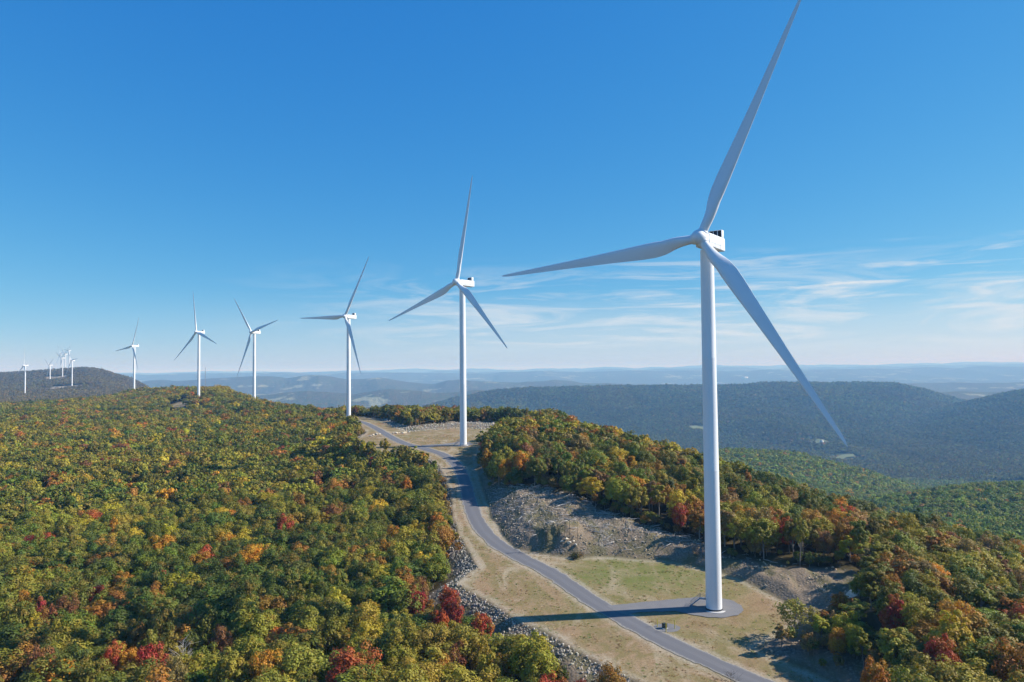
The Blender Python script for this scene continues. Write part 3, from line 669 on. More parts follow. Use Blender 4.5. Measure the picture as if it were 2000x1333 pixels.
for i, sp in enumerate(SPEC):
    cr, m = tree_mesh('tree', 100 + i, ncl=46, per=96, leaf=.35, **sp); LOD0.append(joined('tree_near', cr, m)); CROWN0.append(crown_obj_mesh('crown', cr))
    TRUNK0.append(np_mesh('trunk', np.concatenate(m.v), np.concatenate(m.q), (M_BARK,), True))
    cr, m = tree_mesh('tree', 200 + i, ncl=30, per=24, leaf=.78, **{**sp, 'trunk': 2}); LOD1.append(joined('tree_mid', cr, m))
    cr, m = tree_mesh('tree', 300 + i, ncl=16, per=8, leaf=1.7, **{**sp, 'trunk': False, 'sparse': 1}); LOD2.append(joined('tree_far', cr, m))
def proto_collection(name, meshes):
    col = bpy.data.collections.new(name)
    for i, me in enumerate(meshes): col.objects.link(bpy.data.objects.new('%s_%02d' % (name, i), me))
    return col
def scatter(name, pts, idx, rot, scl, tint, col):
    me = bpy.data.meshes.new(name); n = len(pts); me.vertices.add(n); me.vertices.foreach_set('co', np.asarray(pts, np.float32).ravel())
    me.attributes.new('idx', 'INT', 'POINT').data.foreach_set('value', np.asarray(idx, np.int32))
    me.attributes.new('rot', 'FLOAT_VECTOR', 'POINT').data.foreach_set('vector', np.asarray(rot, np.float32).ravel())
    me.attributes.new('scl', 'FLOAT_VECTOR', 'POINT').data.foreach_set('vector', np.asarray(scl, np.float32).ravel())
    tc = np.ones((n, 4), np.float32); tc[:, :3] = tint; me.attributes.new('tint', 'FLOAT_COLOR', 'POINT').data.foreach_set('color', tc.ravel())
    o = link(name, me); g = bpy.data.node_groups.new(name + '_nodes', 'GeometryNodeTree')
    g.interface.new_socket('Geometry', in_out='INPUT', socket_type='NodeSocketGeometry'); g.interface.new_socket('Geometry', in_out='OUTPUT', socket_type='NodeSocketGeometry')
    N = g.nodes.new; L = g.links.new; gi = N('NodeGroupInput'); go = N('NodeGroupOutput'); ip = N('GeometryNodeInstanceOnPoints'); ci = N('GeometryNodeCollectionInfo')
    ci.inputs['Collection'].default_value = col; ci.inputs['Separate Children'].default_value = True; ci.inputs['Reset Children'].default_value = True
    def na(nm, dt):
        a = N('GeometryNodeInputNamedAttribute'); a.data_type = dt; a.inputs['Name'].default_value = nm; return a.outputs['Attribute']
    L(gi.outputs[0], ip.inputs['Points']); L(ci.outputs[0], ip.inputs['Instance']); ip.inputs['Pick Instance'].default_value = True
    L(na('idx', 'INT'), ip.inputs['Instance Index']); L(na('rot', 'FLOAT_VECTOR'), ip.inputs['Rotation']); L(na('scl', 'FLOAT_VECTOR'), ip.inputs['Scale'])
    L(ip.outputs[0], go.inputs[0]); md = o.modifiers.new('scatter', 'NODES'); md.node_group = g
    return o

def sample_box0(n, P, grow=10):
    lo, hi = P.min(0) - grow, P.max(0) + grow; return RNG.uniform(lo[0], hi[0], n), RNG.uniform(lo[1], hi[1], n)
# ------------------------------------------------------------------ where the trees stand
PAL = {'dark green': (.105, .136, .020), 'green': (.172, .190, .023), 'olive green': (.245, .225, .027), 'yellow-green': (.325, .272, .030), 'tan brown': (.29, .190, .060),
       'rust orange': (.40, .180, .030), 'orange': (.56, .24, .024), 'red': (.48, .088, .028), 'crimson': (.34, .046, .030), 'yellow': (.50, .36, .030), 'brown red': (.27, .105, .036)}
PN = list(PAL); PC = np.array([PAL[k] for k in PN])
# running skyline for leaving out what can never be seen
TOPZ = GZ + np.where(GD > 2, 8.0, 0.0); ELEV = TOPZ / R_; RUN = np.maximum.accumulate(ELEV, axis=0)
def seen(x, y, ztop, slack):
    r = np.hypot(x, y); a = np.arctan2(x, y); j = np.clip(np.searchsorted(AZ, a), 0, nA - 1); i = np.clip(np.searchsorted(RR, r * .97 - 6), 0, len(RR) - 1)
    return ztop / r > RUN[i, j] - slack
def candidates(y0, y1, s, xl, xr, jit=.42):
    nx = int((xr - xl) / s); ny = max(1, int((y1 - y0) / s)); ix, iy = np.meshgrid(np.arange(nx), np.arange(ny))
    x = xl + (ix + .5 * (iy % 2) + .5 + RNG.uniform(-jit, jit, ix.shape)) * s; y = y0 + (iy + .5 + RNG.uniform(-jit, jit, ix.shape)) * s
    return x.ravel(), y.ravel()
bx, by, bs = [], [], []
y = 62.0
while y < 5600:
    s = max(5.9, 5.9 + (y - 400) / 460) if y < 1500 else max(6.5, y / 330)
    y1 = y + max(30, 6 * s); w = y1 * .80 + 40
    x, yy = candidates(y, y1, s, -w, w); bx.append(x); by.append(yy); bs.append(np.full(len(x), s)); y = y1
TX, TY, TS = map(np.concatenate, (bx, by, bs))
tz, td = ground_z(TX, TY, True)
ok = (td > 3.5) & (disc_d(TX, TY) > 1)
nearm = (TY < 760) & (np.abs(TX + 30) < 210)
rr_ = np.full(TX.shape, 99.0); rr_[nearm] = np.minimum(dist_poly(TX[nearm], TY[nearm], ROCK), dist_poly(TX[nearm], TY[nearm], ROCKB)); ok &= rr_ > 1.2
leftbank = nearm & (TX < 40) & (TY < 330) & (TX < np.interp(TY, RC[:, 1], RC[:, 0])); ok &= ~(leftbank & (td < np.where(TY < 225, 9.5, 5.0)))
_px = 1000 + F * TX / TY; ok &= ~((TY < 138) & (_px > 1215) & (_px < 1600)) & ~((TY < 112) & (_px > 1120) & (_px < 1620))
for (c, r) in FC: ok &= np.hypot(TX - c[0], (TY - c[1]) / 1.4) > r * 1.15
_lx, _ly = cast_pad(1554, 1248); _dx = TX - _lx; ok &= ~((_dx > -6) & (_dx < 17) & (np.abs(TY - _ly - .1 * _dx) < 6.5))
ok &= seen(TX, TY, tz + 13, .012 + .0 * TX) & (vnoise(TX / 30, TY / 30, 8) > .06)
ok &= ~((TY > 3000) & (np.abs(np.arctan2(TX, TY)) > .68))
TX, TY, TS, TZ, TD, TRK = TX[ok], TY[ok], TS[ok], tz[ok], td[ok], rr_[ok]
n = len(TX); TR = np.hypot(TX, TY)
edge = np.minimum(TD, TRK) < 9
right = TX > 8
# colour: broad patches of kind plus chance
u = np.clip(.5 + fbm(TX / 70, TY / 70, 3, 101) * .9 + RNG.normal(size=n) * .27, 0, .999)
farm = TY > 1600
order = ['dark green', 'green', 'green', 'olive green', 'olive green', 'yellow-green', 'yellow-green']
ci = np.array([PN.index(k) for k in order])[(u * 7).astype(int)]
v = RNG.uniform(size=n)
for k, (lo, hi) in {'rust orange': (0, .055), 'orange': (.055, .078), 'red': (.078, .081), 'yellow': (.081, .115), 'brown red': (.115, .125)}.items():
    ci[(v >= lo) & (v < hi) & (~farm | (v < .03))] = PN.index(k)
tb = right & ~farm & (TY > 170) & (v > .88); ci[tb] = PN.index('tan brown'); ci[right & ~farm & (v > .13) & (v < .16)] = PN.index('rust orange')
spur = (TX > 90) & (TY > 440); gsel = spur & (v > .02); ci[gsel] = np.array([PN.index(k) for k in ('green', 'green', 'dark green', 'olive green', 'green')])[RNG.integers(0, 5, gsel.sum())]
HSC = (RNG.normal(size=n) * .15 + 1.0).clip(.66, 1.4); WSC = (RNG.normal(size=n) * .17 + 1.0).clip(.66, 1.5)
sizek = np.maximum(1, TS / 5.6)
WSC = np.where(TY > 1500, WSC * .9, WSC); HSC = np.where(TY > 1500, HSC * RNG.uniform(.7, 1.35, n), HSC); proto = RNG.integers(0, 6, n); pe = edge & (RNG.uniform(size=n) < .7) | (right & (RNG.uniform(size=n) < .3)); proto[pe] = RNG.integers(6, NP_, pe.sum())
# trees the photograph shows by colour
HERO = [('crimson', 50, 1061), ('red', 89, 1055), ('red', 181, 1016), ('crimson', 205, 1150), ('crimson', 339, 1127), ('red', 395, 1072), ('orange', 310, 1065), ('rust orange', 290, 1150), ('crimson', 66, 1205), ('orange', 62, 1187),
 ('brown red', 134, 1197), ('red', 354, 1194), ('orange', 395, 1096), ('rust orange', 266, 1200), ('yellow', 265, 1049), ('yellow', 342, 1031), ('yellow', 45, 1222), ('brown red', 92, 1225), ('crimson', 277, 1275), ('red', 217, 1307), ('orange', 235, 1297),
 ('rust orange', 255, 1237), ('brown red', 60, 1302), ('brown red', 410, 1235), ('tan brown', 307, 1297), ('rust orange', 837, 1070), ('red', 975, 1217), ('red', 880, 1170), ('red', 852, 1181), ('crimson', 878, 1205), ('crimson', 838, 1165), ('brown red', 830, 1135),
 ('brown red', 860, 1260), ('rust orange', 865, 1297), ('red', 1050, 1307), ('crimson', 1088, 1309), ('crimson', 1110, 1320), ('orange', 975, 1292), ('rust orange', 1132, 1324), ('yellow-green', 917, 1268), ('orange', 852, 1015), ('yellow', 825, 1030),
 ('red', 560, 1025), ('red', 625, 812), ('orange', 808, 950), ('rust orange', 761, 944), ('red', 722, 907), ('orange', 676, 868), ('orange', 575, 835), ('red', 330, 838), ('red', 35, 845), ('orange', 88, 848), ('red', 60, 838), ('rust orange', 460, 843),
 ('red', 1209, 947), ('red', 1225, 945), ('brown red', 1272, 960), ('crimson', 1282, 1002), ('orange', 1210, 899), ('orange', 957, 900), ('orange', 982, 910), ('red', 1552, 1038), ('red', 1505, 1035), ('red', 1790, 1064), ('red', 1890, 1076), ('rust orange', 1855, 1082),
 ('orange', 1842, 1116), ('orange', 1637, 1202), ('orange', 1852, 1202), ('red', 1732, 1174), ('orange', 1715, 1294), ('red', 1842, 1285), ('red', 1812, 1023), ('orange', 1742, 1145), ('yellow', 1940, 1168), ('yellow', 1650, 1215), ('red', 1245, 870), ('orange', 1140, 850), ('yellow', 1350, 990), ('yellow', 1300, 985), ('red', 205, 905), ('orange', 650, 770 + 60)]
TOPP = project(np.stack([TX, TY, TZ + 8.0 * HSC], -1))
used = set()
for cn, px, py in HERO:
    d2 = ((TOPP[:, 0] - px) ** 2 + ((TOPP[:, 1] - py) * 1.2) ** 2) + TR * .35
    for k in np.argsort(d2)[:6]:
        if k not in used: break
    WSC[k] = min(WSC[k], .92 if TR[k] > 230 else .62); used.add(int(k)); ci[k] = PN.index(cn); HSC[k] = max(HSC[k], 1.04)
    if proto[k] > 5 and TR[k] < 400: proto[k] = k % 6
tint = PC[ci] * (1 + RNG.normal(size=(n, 1)) * .16).clip(.6, 1.5) * (1 + RNG.normal(size=(n, 3)) * .07)
tint[spur & (TY < 2300)] *= np.array([1.3, 1.5, 1.2]); far_ = TY > 2300; tint[far_] *= np.array([.64, .80, .95]) * RNG.uniform(.5, 1.55, (far_.sum(), 1)); pt_ = vnoise(TX / 420, TY / 420, 141)[:, None] * .6 + vnoise(TX / 130, TY / 130, 142)[:, None] * .4; tint = np.where(far_[:, None], tint * (.55 + .9 * pt_) + np.array([.05, .018, .0]) * sstep(.5, .7, vnoise(TX / 300, TY / 300, 143))[:, None], tint); fk = sstep(1200, 3500, TY)[:, None]; tint = tint * (1 - fk * .3) + np.array([.085, .105, .040]) * fk * .3  # haze and sun painted in: far crowns cooled with depth, spur crowns brightened
pxt = 1000 + F * TX / TY; low = (pxt > 1480) & (pxt < 1690) & (TY < 172); HSC[low] *= .62; WSC[low] *= .75
fl = ((TX < -500) & (TY > 1500))[:, None]; tint = np.where(fl, tint * .42 + np.array([.19, .128, .066]) * .58, tint)
rot = np.zeros((n, 3)); rot[:, 2] = RNG.uniform(0, 6.28, n); rot[:, :2] = RNG.normal(size=(n, 2)) * .05
scl = np.stack([WSC * sizek, WSC * sizek * RNG.uniform(.88, 1.13, n), HSC * np.maximum(1, sizek * .62)], 1)
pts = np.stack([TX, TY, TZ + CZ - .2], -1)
# nearest three hundred seen: things of their own
inf = (TOPP[:, 0] > -15) & (TOPP[:, 0] < 2015) & (TOPP[:, 1] < 1385) & (TOPP[:, 1] > 700)
size_px = WSC * F / TR * (inf & seen(TX, TY, TZ + 10 * HSC, .0) ); ind = np.argsort(-size_px)[:296]
isind = np.zeros(n, bool); isind[ind] = True
l0 = ~isind & (TR < 330); l1 = ~isind & (TR >= 330) & (TY < 1250); l2 = ~isind & ~l0 & ~l1
c0, c1, c2 = proto_collection('near', LOD0), proto_collection('middle', LOD1), proto_collection('far', LOD2)
nearl = (l0 | l1)
for nm, mk, cc, lab in (('forest_trees', l0, c0, 'autumn trees of the ridge forest behind the nearest ones'), ('forest_canopy', l1, c1, 'continuous autumn forest canopy along the ridge'), ('distant_woods', l2, c2, 'far wooded hillsides in autumn colours seen as one mass')):
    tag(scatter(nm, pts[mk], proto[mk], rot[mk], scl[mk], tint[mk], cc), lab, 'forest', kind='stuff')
ux, uy = sample_box0(60000, CLEAR, 60); uz, ud = ground_z(ux, uy, True); ur = np.minimum(dist_poly(ux, uy, ROCK), dist_poly(ux, uy, ROCKB)); uline = np.interp(uy, RC[:, 1], RC[:, 0])
lim = np.where((ux < uline) & (uy < 225), 8.0, 2.0)
k = (ud > lim) & (ud < lim + 8) & (ur > .3) & (uy > 95) & (uy < 640) & (RNG.uniform(size=len(ux)) < .30) & ~((uy < 138) & (1000 + F * ux / uy > 1215) & (1000 + F * ux / uy < 1600))
k |= (ur > 0) & (ur < 7) & (ud > 2) & (RNG.uniform(size=len(ux)) < .4) & (uy > 150)
k &= np.hypot(ux - _lx, uy - _ly) > 5
ux, uy, uz = ux[k], uy[k], uz[k]; un = len(ux); us = RNG.uniform(.18, .48, (un, 1))
UT = PC[RNG.choice([PN.index(q) for q in ('dark green', 'green', 'olive green', 'olive green', 'tan brown', 'tan brown', 'rust orange')], un)] * RNG.uniform(.7, 1.15, (un, 1))
tag(scatter('undergrowth', np.stack([ux, uy, uz + CZ - .1], -1), RNG.integers(0, NP_, un), np.stack([ux * 0, ux * 0, RNG.uniform(0, 6.28, un)], -1), us * RNG.uniform(.8, 1.25, (un, 3)), UT, c1), 'low bushes and saplings along the forest edge', 'bushes', kind='stuff')
def side_of(px, x, y):
    return 'left of the road' if px < 1180 and x < RC[np.argmin(np.abs(RC[:, 1] - min(max(y, RC[:, 1].min()), RC[:, 1].max()))), 0] else 'right of the road'
seenlab = set()
for k in ind:
    root = empty('maple_tree' if PN[ci[k]] in ('red', 'crimson', 'brown red', 'orange') else 'oak_tree', pts[k]); root.rotation_euler = rot[k]; root.scale = scl[k]
    for nm, me in (('crown', CROWN0[proto[k]]), ('trunk', TRUNK0[proto[k]])):
        o = link(nm, me, root)
        if nm == 'crown': o['tint'] = [float(q) for q in tint[k]]
    px, py = TOPP[k]; ax, ay = int(round(px / 20)), int(round(py / 13.33))
    hs = 'tall ' if HSC[k] > 1.18 else 'low ' if HSC[k] < .84 else 'wide ' if WSC[k] > 1.2 else 'narrow ' if WSC[k] < .82 else ''
    ax = min(max(ax, 0), 100); ay = min(ay, 100)
    base_ = f"{hs}{PN[ci[k]]} tree {side_of(px, TX[k], TY[k])}, {ax}% across and {ay}% down"
    while base_ in seenlab:
        base_ = base_.replace(' tree ', ' tree standing ') if 'standing' not in base_ else base_.replace('standing', 'partly hidden') if 'partly' not in base_ else base_ + ' too'
    seenlab.add(base_); tag(root, base_, 'tree', 'trees of the autumn forest')

# single trees
def place(px, py): p = cast_ground(px, py); return (float(p[0]), float(p[1]), float(ground_z(p[0], p[1])[0]) + CZ)
cr, m = tree_mesh('tree', 777, H=8.8, cr=4.3, base=.27, ncl=40, per=46, leaf=.42, sparse=.75)
root = empty('oak_tree', place(1554, 1246)); tag(root, 'lone airy yellow-green tree at the corner of the grass pad right of the nearest tower', 'tree')
o = link('crown', crown_obj_mesh('crown', cr), root); o['tint'] = [.30, .265, .05]; link('trunk', np_mesh('trunk', np.concatenate(m.v) * [1.5, 1.5, 1], np.concatenate(m.q), (M_BARK,), True), root)
def bare_tree(name, loc, H, mat, label, seed, nb=14, spread=.28, lean=0.0, group=None):
    rng = np.random.default_rng(seed); root = empty(name, loc); m = MB(); pts_ = [(lean * t * H, rng.normal() * .05 * t, t * H) for t in (0, .3, .6, 1)]; pts_[0] = (0, 0, -.3)
    m.tube(pts_, [H * .014, H * .011, H * .007, H * .002], 6, False); link('trunk', m.mesh('trunk', (mat,), True), root)
    b = MB()
    for i in range(nb):
        t = rng.uniform(.3, .97); a = rng.uniform(0, 6.28); L = H * spread * (1.15 - t) * rng.uniform(.7, 1.4); s = np.array([lean * t * H, 0, t * H]); e = s + [math.cos(a) * L, math.sin(a) * L, L * rng.uniform(.35, 1.0)]
        b.tube([s, (s + e) / 2 + rng.normal(size=3) * L * .06, e], [H * .005, H * .0035, H * .0015], 4, False)
        for q in range(2):
            e2 = e + rng.normal(size=3) * L * .3; b.tube([(s + e) / 2, e2], [H * .0025, H * .001], 3, False)
    link('branches', b.mesh('branches', (mat,), True), root); return tag(root, label, 'tree', group)
for i, (px, py, H, nb, lab) in enumerate([(1090, 1051, 8.2, 16, 'taller thin bare dead tree standing on the rubble mound'), (1113, 1052, 7.4, 14, 'bare thin dead tree right of the taller one on the rubble mound'), (1066, 1058, 6.2, 10, 'faint bare sapling left of the rubble mound'), (1103, 1050, 5.4, 8, 'short bare sapling between the two dead trees on the mound'), (1128, 1050, 5.0, 8, 'short bare sapling at the right end of the rubble mound')]):
    bare_tree('dead_tree', place(px, py), H, M_DARKW, lab, 40 + i, nb, .2)
p = cast_ground(357, 1292, 6); bare_tree('dead_tree', (p[0], p[1], float(ground_z(p[0], p[1])[0]) + CZ), 10.5, M_DEAD, 'pale bleached bare tree in the gap of the left forest', 61, 30, .42)
p = cast_pad(1428, 1352); bare_tree('bare_shrub', (p[0], p[1], float(ground_z(p[0], p[1])[0]) + CZ), 3.6, M_DARKW, 'leafless twiggy shrub at the bottom edge in front of the road', 63, 34, .75)
def shrub(loc, H, r, col, label, seed):
    cr, m = tree_mesh('shrub', seed, H=H, cr=r, base=.05, ncl=18, per=40, leaf=.2); root = empty('shrub', loc); o = link('crown', crown_obj_mesh('crown', cr), root); o['tint'] = list(col); return tag(root, label, 'shrub')
shrub(place(1362, 1088), 3.4, 2.2, (.34, .235, .17), 'pinkish dry grass clump at the back edge of the grass pad', 71)
shrub(place(1400, 1092), 2.2, 1.5, (.12, .13, .03), 'low olive shrub right of the pinkish dry clump', 72)
shrub(place(1125, 1092), 1.6, 1.6, (.09, .10, .03), 'low green shrub at the foot of the rubble mound', 73)
shrub(place(1130, 1090), 1.2, 2.2, (.05, .05, .03), 'dark low brush along the back edge of the grass', 74)

# ------------------------------------------------------------------ rocks
def rock_mesh(name, seed, sub=2):
    rng = np.random.default_rng(seed); bm = bmesh.new(); bmesh.ops.create_icosphere(bm, subdivisions=sub, radius=.5)
    for k in range(7):
        nrm = Vector(rng.normal(size=3)).normalized(); d = rng.uniform(.26, .42)
        for v in bm.verts:
            t = v.co.dot(nrm)
            if t > d: v.co -= nrm * (t - d)
    s = Vector((rng.uniform(.8, 1.3), rng.uniform(.7, 1.1), rng.uniform(.55, .9)))
    for v in bm.verts: v.co = Vector((v.co.x * s.x, v.co.y * s.y, v.co.z * s.z)) + Vector(rng.normal(size=3)) * .012
    me = bpy.data.meshes.new(name); bm.to_mesh(me); bm.free(); me.materials.append(M_ROCK); return me
ROCKS = [rock_mesh('rock', 500 + i, 1) for i in range(6)]; LOGS = []
for i in range(3):
    lm = MB(); rg = np.random.default_rng(900 + i); lm.tube([(-.5, 0, .02), (0, rg.normal() * .03, .05), (.5, 0, .02)], [.03, .026, .016], 5); LOGS.append(lm.mesh('log', (M_DEAD,)))
crock = proto_collection('rock', ROCKS); clog = proto_collection('slash', LOGS)
def sample_box(n, P, grow=10):
    lo, hi = P.min(0) - grow, P.max(0) + grow; return RNG.uniform(lo[0], hi[0], n), RNG.uniform(lo[1], hi[1], n)
def rocks(name, x, y, smin, smax, label, col=crock, np_=6, tone=(1, 1, 1)):
    z = ground_z(x, y) + CZ; n = len(x); s = smin + (smax - smin) * RNG.uniform(size=n) ** 2.5
    r = RNG.uniform(0, 6.28, (n, 3)) if col is crock else np.stack([RNG.normal(size=n) * .15, RNG.normal(size=n) * .15, RNG.uniform(0, 6.28, n)], 1)
    t = np.array(tone) * RNG.uniform(.65, 1.35, (n, 1)) * (1 + RNG.normal(size=(n, 3)) * .03)
    return tag(scatter(name, np.stack([x, y, z + s * .1], -1), RNG.integers(0, np_, n), r, np.repeat(s[:, None], 3, 1) * RNG.uniform(.8, 1.25, (n, 3)), t, col), label, 'rocks', kind='stuff')
x, y = sample_box(650000, CLEAR, 14); keep = (y < 480); x, y = x[keep], y[keep]
zz, d = ground_z(x, y, True); left = x < np.interp(y, RC[::-1, 1], RC[::-1, 0]) if RC[0, 1] > RC[-1, 1] else x < np.interp(y, RC[:, 1], RC[:, 0])
pr = sstep(-.2, .8, d) * (1 - sstep(3.5, 7.5, d)) * left * (.35 + .65 * sstep(.3, .6, vnoise(x / 6, y / 6, 51)))
k = RNG.uniform(size=len(x)) < pr * np.where(y < 260, 1.0, .55); x1, y1 = x[k][:24000], y[k][:24000]
rocks('riprap', x1, y1, .24, .8, 'pale riprap stones covering the left bank below the road')
x, y = sample_box(160000, ROCK, 2); d = dist_poly(x, y, ROCK); zz, dc = ground_z(x, y, True)
cl = sstep(.55, .8, vnoise(x / 6, y / 6, 52) * .7 + vnoise(x / 2, y / 2, 53) * .3); up = sstep(.3, .75, (y - 215 + (x - 10) * .30) / 28)
pr = (d < 1) * (dc > .6) * (.03 + .40 * cl + .16 * up) * .42; k = RNG.uniform(size=len(x)) < pr; rocks('rubble', x[k][:16000], y[k][:16000], .16, .85, 'broken rock rubble on the cut slope right of the road', tone=(.88, .80, .70))
k = (RNG.uniform(size=len(x)) < (d < 3) * (dc > 2) * .06 * (.02 + up)); rocks('brush_debris', x[k][:2500], y[k][:4500], .8, 3.6, 'grey felled branches strewn over the rubble slope', clog, 3)
x, y = sample_box(30000, ROCKB, 2); d = np.minimum(dist_poly(x, y, ROCKB), np.hypot(x - MOUNDS[1][0], y - MOUNDS[1][1]) - 8); k = (d < 1) & (RNG.uniform(size=len(x)) < .25); rocks('rock_heap', x[k], y[k], .4, 1.5, 'heap and line of pale rocks behind the second turbine')
# dry tufts and stones over the clearing
TUF = []
for i in range(4):
    rg = np.random.default_rng(1200 + i); nb = 16; c = rg.normal(size=(nb, 3)) * [.28, .28, 0]; d = rg.normal(size=(nb, 3)) * [.30, .30, 0] + [0, 0, .13]; sd_ = np.cross(d, rg.normal(size=(nb, 3))); sd_ /= np.linalg.norm(sd_, axis=1)[:, None]
    q = np.stack([c - sd_ * .09 + [0, 0, .02], c + sd_ * .09 + [0, 0, .02], c + d], 1).reshape(-1, 3); me = np_mesh('tuft', q, np.arange(nb * 3).reshape(-1, 3), (M_LEAF,)); set_leaf_attr(me, rg.uniform(size=nb), np.zeros(nb) + .3); TUF.append(me)
x, y = sample_box(110000, CLEAR, 2); zz, d = ground_z(x, y, True); rd = road_dist(x, y)
tz_ = cast_pad(1397, 1190); dr_ = np.abs(y - tz_[1] - .1 * (x - tz_[0])) < 4; pd = (np.hypot(x - tz_[0], y - tz_[1]) < 9) | (dr_ & (x < tz_[0]) & (x > 15)) | (np.hypot(x - _p[0], y - _p[1]) < 3)
k = (d < -.3) & (rd > 3.8) & ~pd & (y < 470) & (vnoise(x / 4, y / 4, 91) * .6 + vnoise(x / 1.3, y / 1.3, 92) * .4 > RNG.uniform(.25, .8, len(x))); x, y = x[k][:26000], y[k][:26000]; tn = len(x)
pat = vnoise(x / 11, y / 11, 93)[:, None]; lsh = np.exp(-((x - cast_pad(1240, 1120)[0]) / 21) ** 2 - ((y - cast_pad(1240, 1120)[1]) / 14) ** 2)[:, None]
tt = np.where(RNG.uniform(size=(tn, 1)) < .2 + lsh * .7, np.array([[.17, .20, .05]]), np.where(pat > .5, np.array([[.40, .29, .15]]), np.array([[.29, .185, .09]]))) * RNG.uniform(.7, 1.25, (tn, 1))
tag(scatter('grass_tufts', np.stack([x, y, zpad(y) + CZ], -1), RNG.integers(0, 4, tn), np.stack([x * 0, x * 0, RNG.uniform(0, 6.28, tn)], -1), np.repeat(RNG.uniform(.25, .8, (tn, 1)), 3, 1), tt * 1.4, proto_collection('tuft', TUF)), 'dry grass tufts over the clearing and verges', 'grass', kind='stuff')
# boulders one can count
BOUL = [rock_mesh('boulder', 700 + i, 3) for i in range(4)]
def boulder(px, py, s, label, group=None, i=0):
    x, y, z = place(px, py); o = link('boulder', BOUL[i % 4], None, (x, y, z + s * .18)); o.scale = (s * 1.2, s, s * .9); o.rotation_euler = (0, 0, i * 1.3); o['tint'] = [1.45, 1.42, 1.35]; tag(o, label, 'boulder', group)
boulder(1676, 1170, 4.2, 'large pale boulder below the forest edge right of the nearest turbine')
for i, (px, py) in enumerate([(723, 853), (729, 851.5), (735, 850), (741, 849), (768, 848), (774, 847.5), (780, 847), (786, 847), (791, 846.5)]):
    boulder(px, py, 1.5 + .35 * ((i * 7) % 3), 'white boulder in the row along the road beyond the second turbine', 'boulders lining the road beyond the second turbine', i)
for i, (px, py) in enumerate([(1098, 1060), (1106, 1057), (1112, 1063), (1120, 1061), (1124, 1068)]):
    boulder(px, py, .9 + .3 * (i % 3), 'pale boulder on the rubble mound beside the dead trees', 'boulders on the rubble mound', i)

# ------------------------------------------------------------------ cable box with marker posts, mast, far barn
p = cast_pad(1298, 1228); z = float(zpad(p[1])) + CZ
b = empty('cable_box', (p[0], p[1], z), .35); tag(b, 'small dark cable box on the gravel patch beside the road', 'cable box')
link('cabinet', fixn(MB().box((0, 0, .62), (1.0, .8, 1.0), .05).box((0, 0, 1.15), (1.1, .9, .08), .03).mesh('cabinet', (M_BOXG,))), b); link('plinth', MB().box((0, 0, .08), (1.3, 1.1, .2), .03).mesh('plinth', (M_CONC,)), b)
pm = fixn(MB().tube([(0, 0, -.2), (0, 0, 2.0)], [.085, .085], 10).lathe([(.085, 1.95), (.07, 2.03), (.01, 2.06)], 10).mesh('marker_post', (M_YEL,)))
for px, py, lab in [(1284, 1225, 'yellow marker post left of the dark cable box'), (1301, 1235, 'yellow marker post in front of the dark cable box'), (1318, 1229, 'yellow marker post right of the dark cable box')]:
    q = cast_pad(px, py); tag(link('marker_post', pm, None, (q[0], q[1], float(zpad(q[1])) + CZ)), lab, 'marker post', 'marker posts around the cable box')
q = ray(401, 718); Y = 1750; x = Y * q[0]; zt = Y * q[2] + CZ; g = float(ground_z(x, Y)[0]) + CZ; H = zt - g
ms = empty('lattice_mast', (x, Y, g)); tag(ms, 'thin grey lattice mast rising behind the forest crest', 'mast'); m = MB(); w = .9
cs = [(w * math.cos(a), w * math.sin(a)) for a in (0, 2.094, 4.189)]
for c in cs: m.tube([(c[0], c[1], -1), (c[0] * .6, c[1] * .6, H)], [.16, .12], 5)
k = 0; st = 2.4
for zz in np.arange(0, H - st, st):
    for i in range(3):
        a, bq = cs[i], cs[(i + 1) % 3]; f0 = 1 - .4 * zz / H; f1 = 1 - .4 * (zz + st) / H; m.tube([(a[0] * f0, a[1] * f0, zz), (bq[0] * f1, bq[1] * f1, zz + st)], [.07, .07], 3, False); m.tube([(a[0] * f1, a[1] * f1, zz + st), (bq[0] * f1, bq[1] * f1, zz + st)], [.06, .06], 3, False)
link('lattice', m.mesh('lattice', (M_MAST,)), ms); link('antenna', MB().tube([(0, 0, H - .1), (0, 0, H + 4)], [.08, .03], 5).mesh('antenna', (M_MAST,)), ms)

M_WALL = mat_simple('white_clapboard', (.62, .61, .58), .7, .06, .5)
def farmhouse(px, py, L, Wd, H, label, y0=1200):
    p = cast_ground(px, py, 4, y0=y0, y1=30000); z = float(ground_z(p[0], p[1])[0]) + CZ; r = empty('farmhouse', (p[0], p[1], z), .3); tag(r, label, 'house')
    link('wall', MB().box((0, 0, H / 2), (L, Wd, H + 4)).mesh('wall', (M_WALL,)), r); w2 = Wd / 2 + .4; l2 = L / 2 + .5; V = [(-l2, -w2, H + 2), (l2, -w2, H + 2), (l2, w2, H + 2), (-l2, w2, H + 2), (-l2, 0, H + 2 + Wd * .38), (l2, 0, H + 2 + Wd * .38)]
    link('roof', np_mesh('roof', V, [np.array([(0, 1, 5, 4), (2, 3, 4, 5), (0, 3, 2, 1)]), np.array([(0, 4, 3), (1, 2, 5)])], (M_ROOF,)), r); r.location.z += 3
farmhouse(1190, 844, 15, 8, 5, 'white farmhouse at the edge of a valley meadow left of the nearest tower'); farmhouse(1605, 864, 13, 8, 5, 'white farmhouse by the valley meadow near the lower right blade tip'); farmhouse(1455, 739, 120, 40, 14, 'long pale building far off in the hazy valley', 9000)
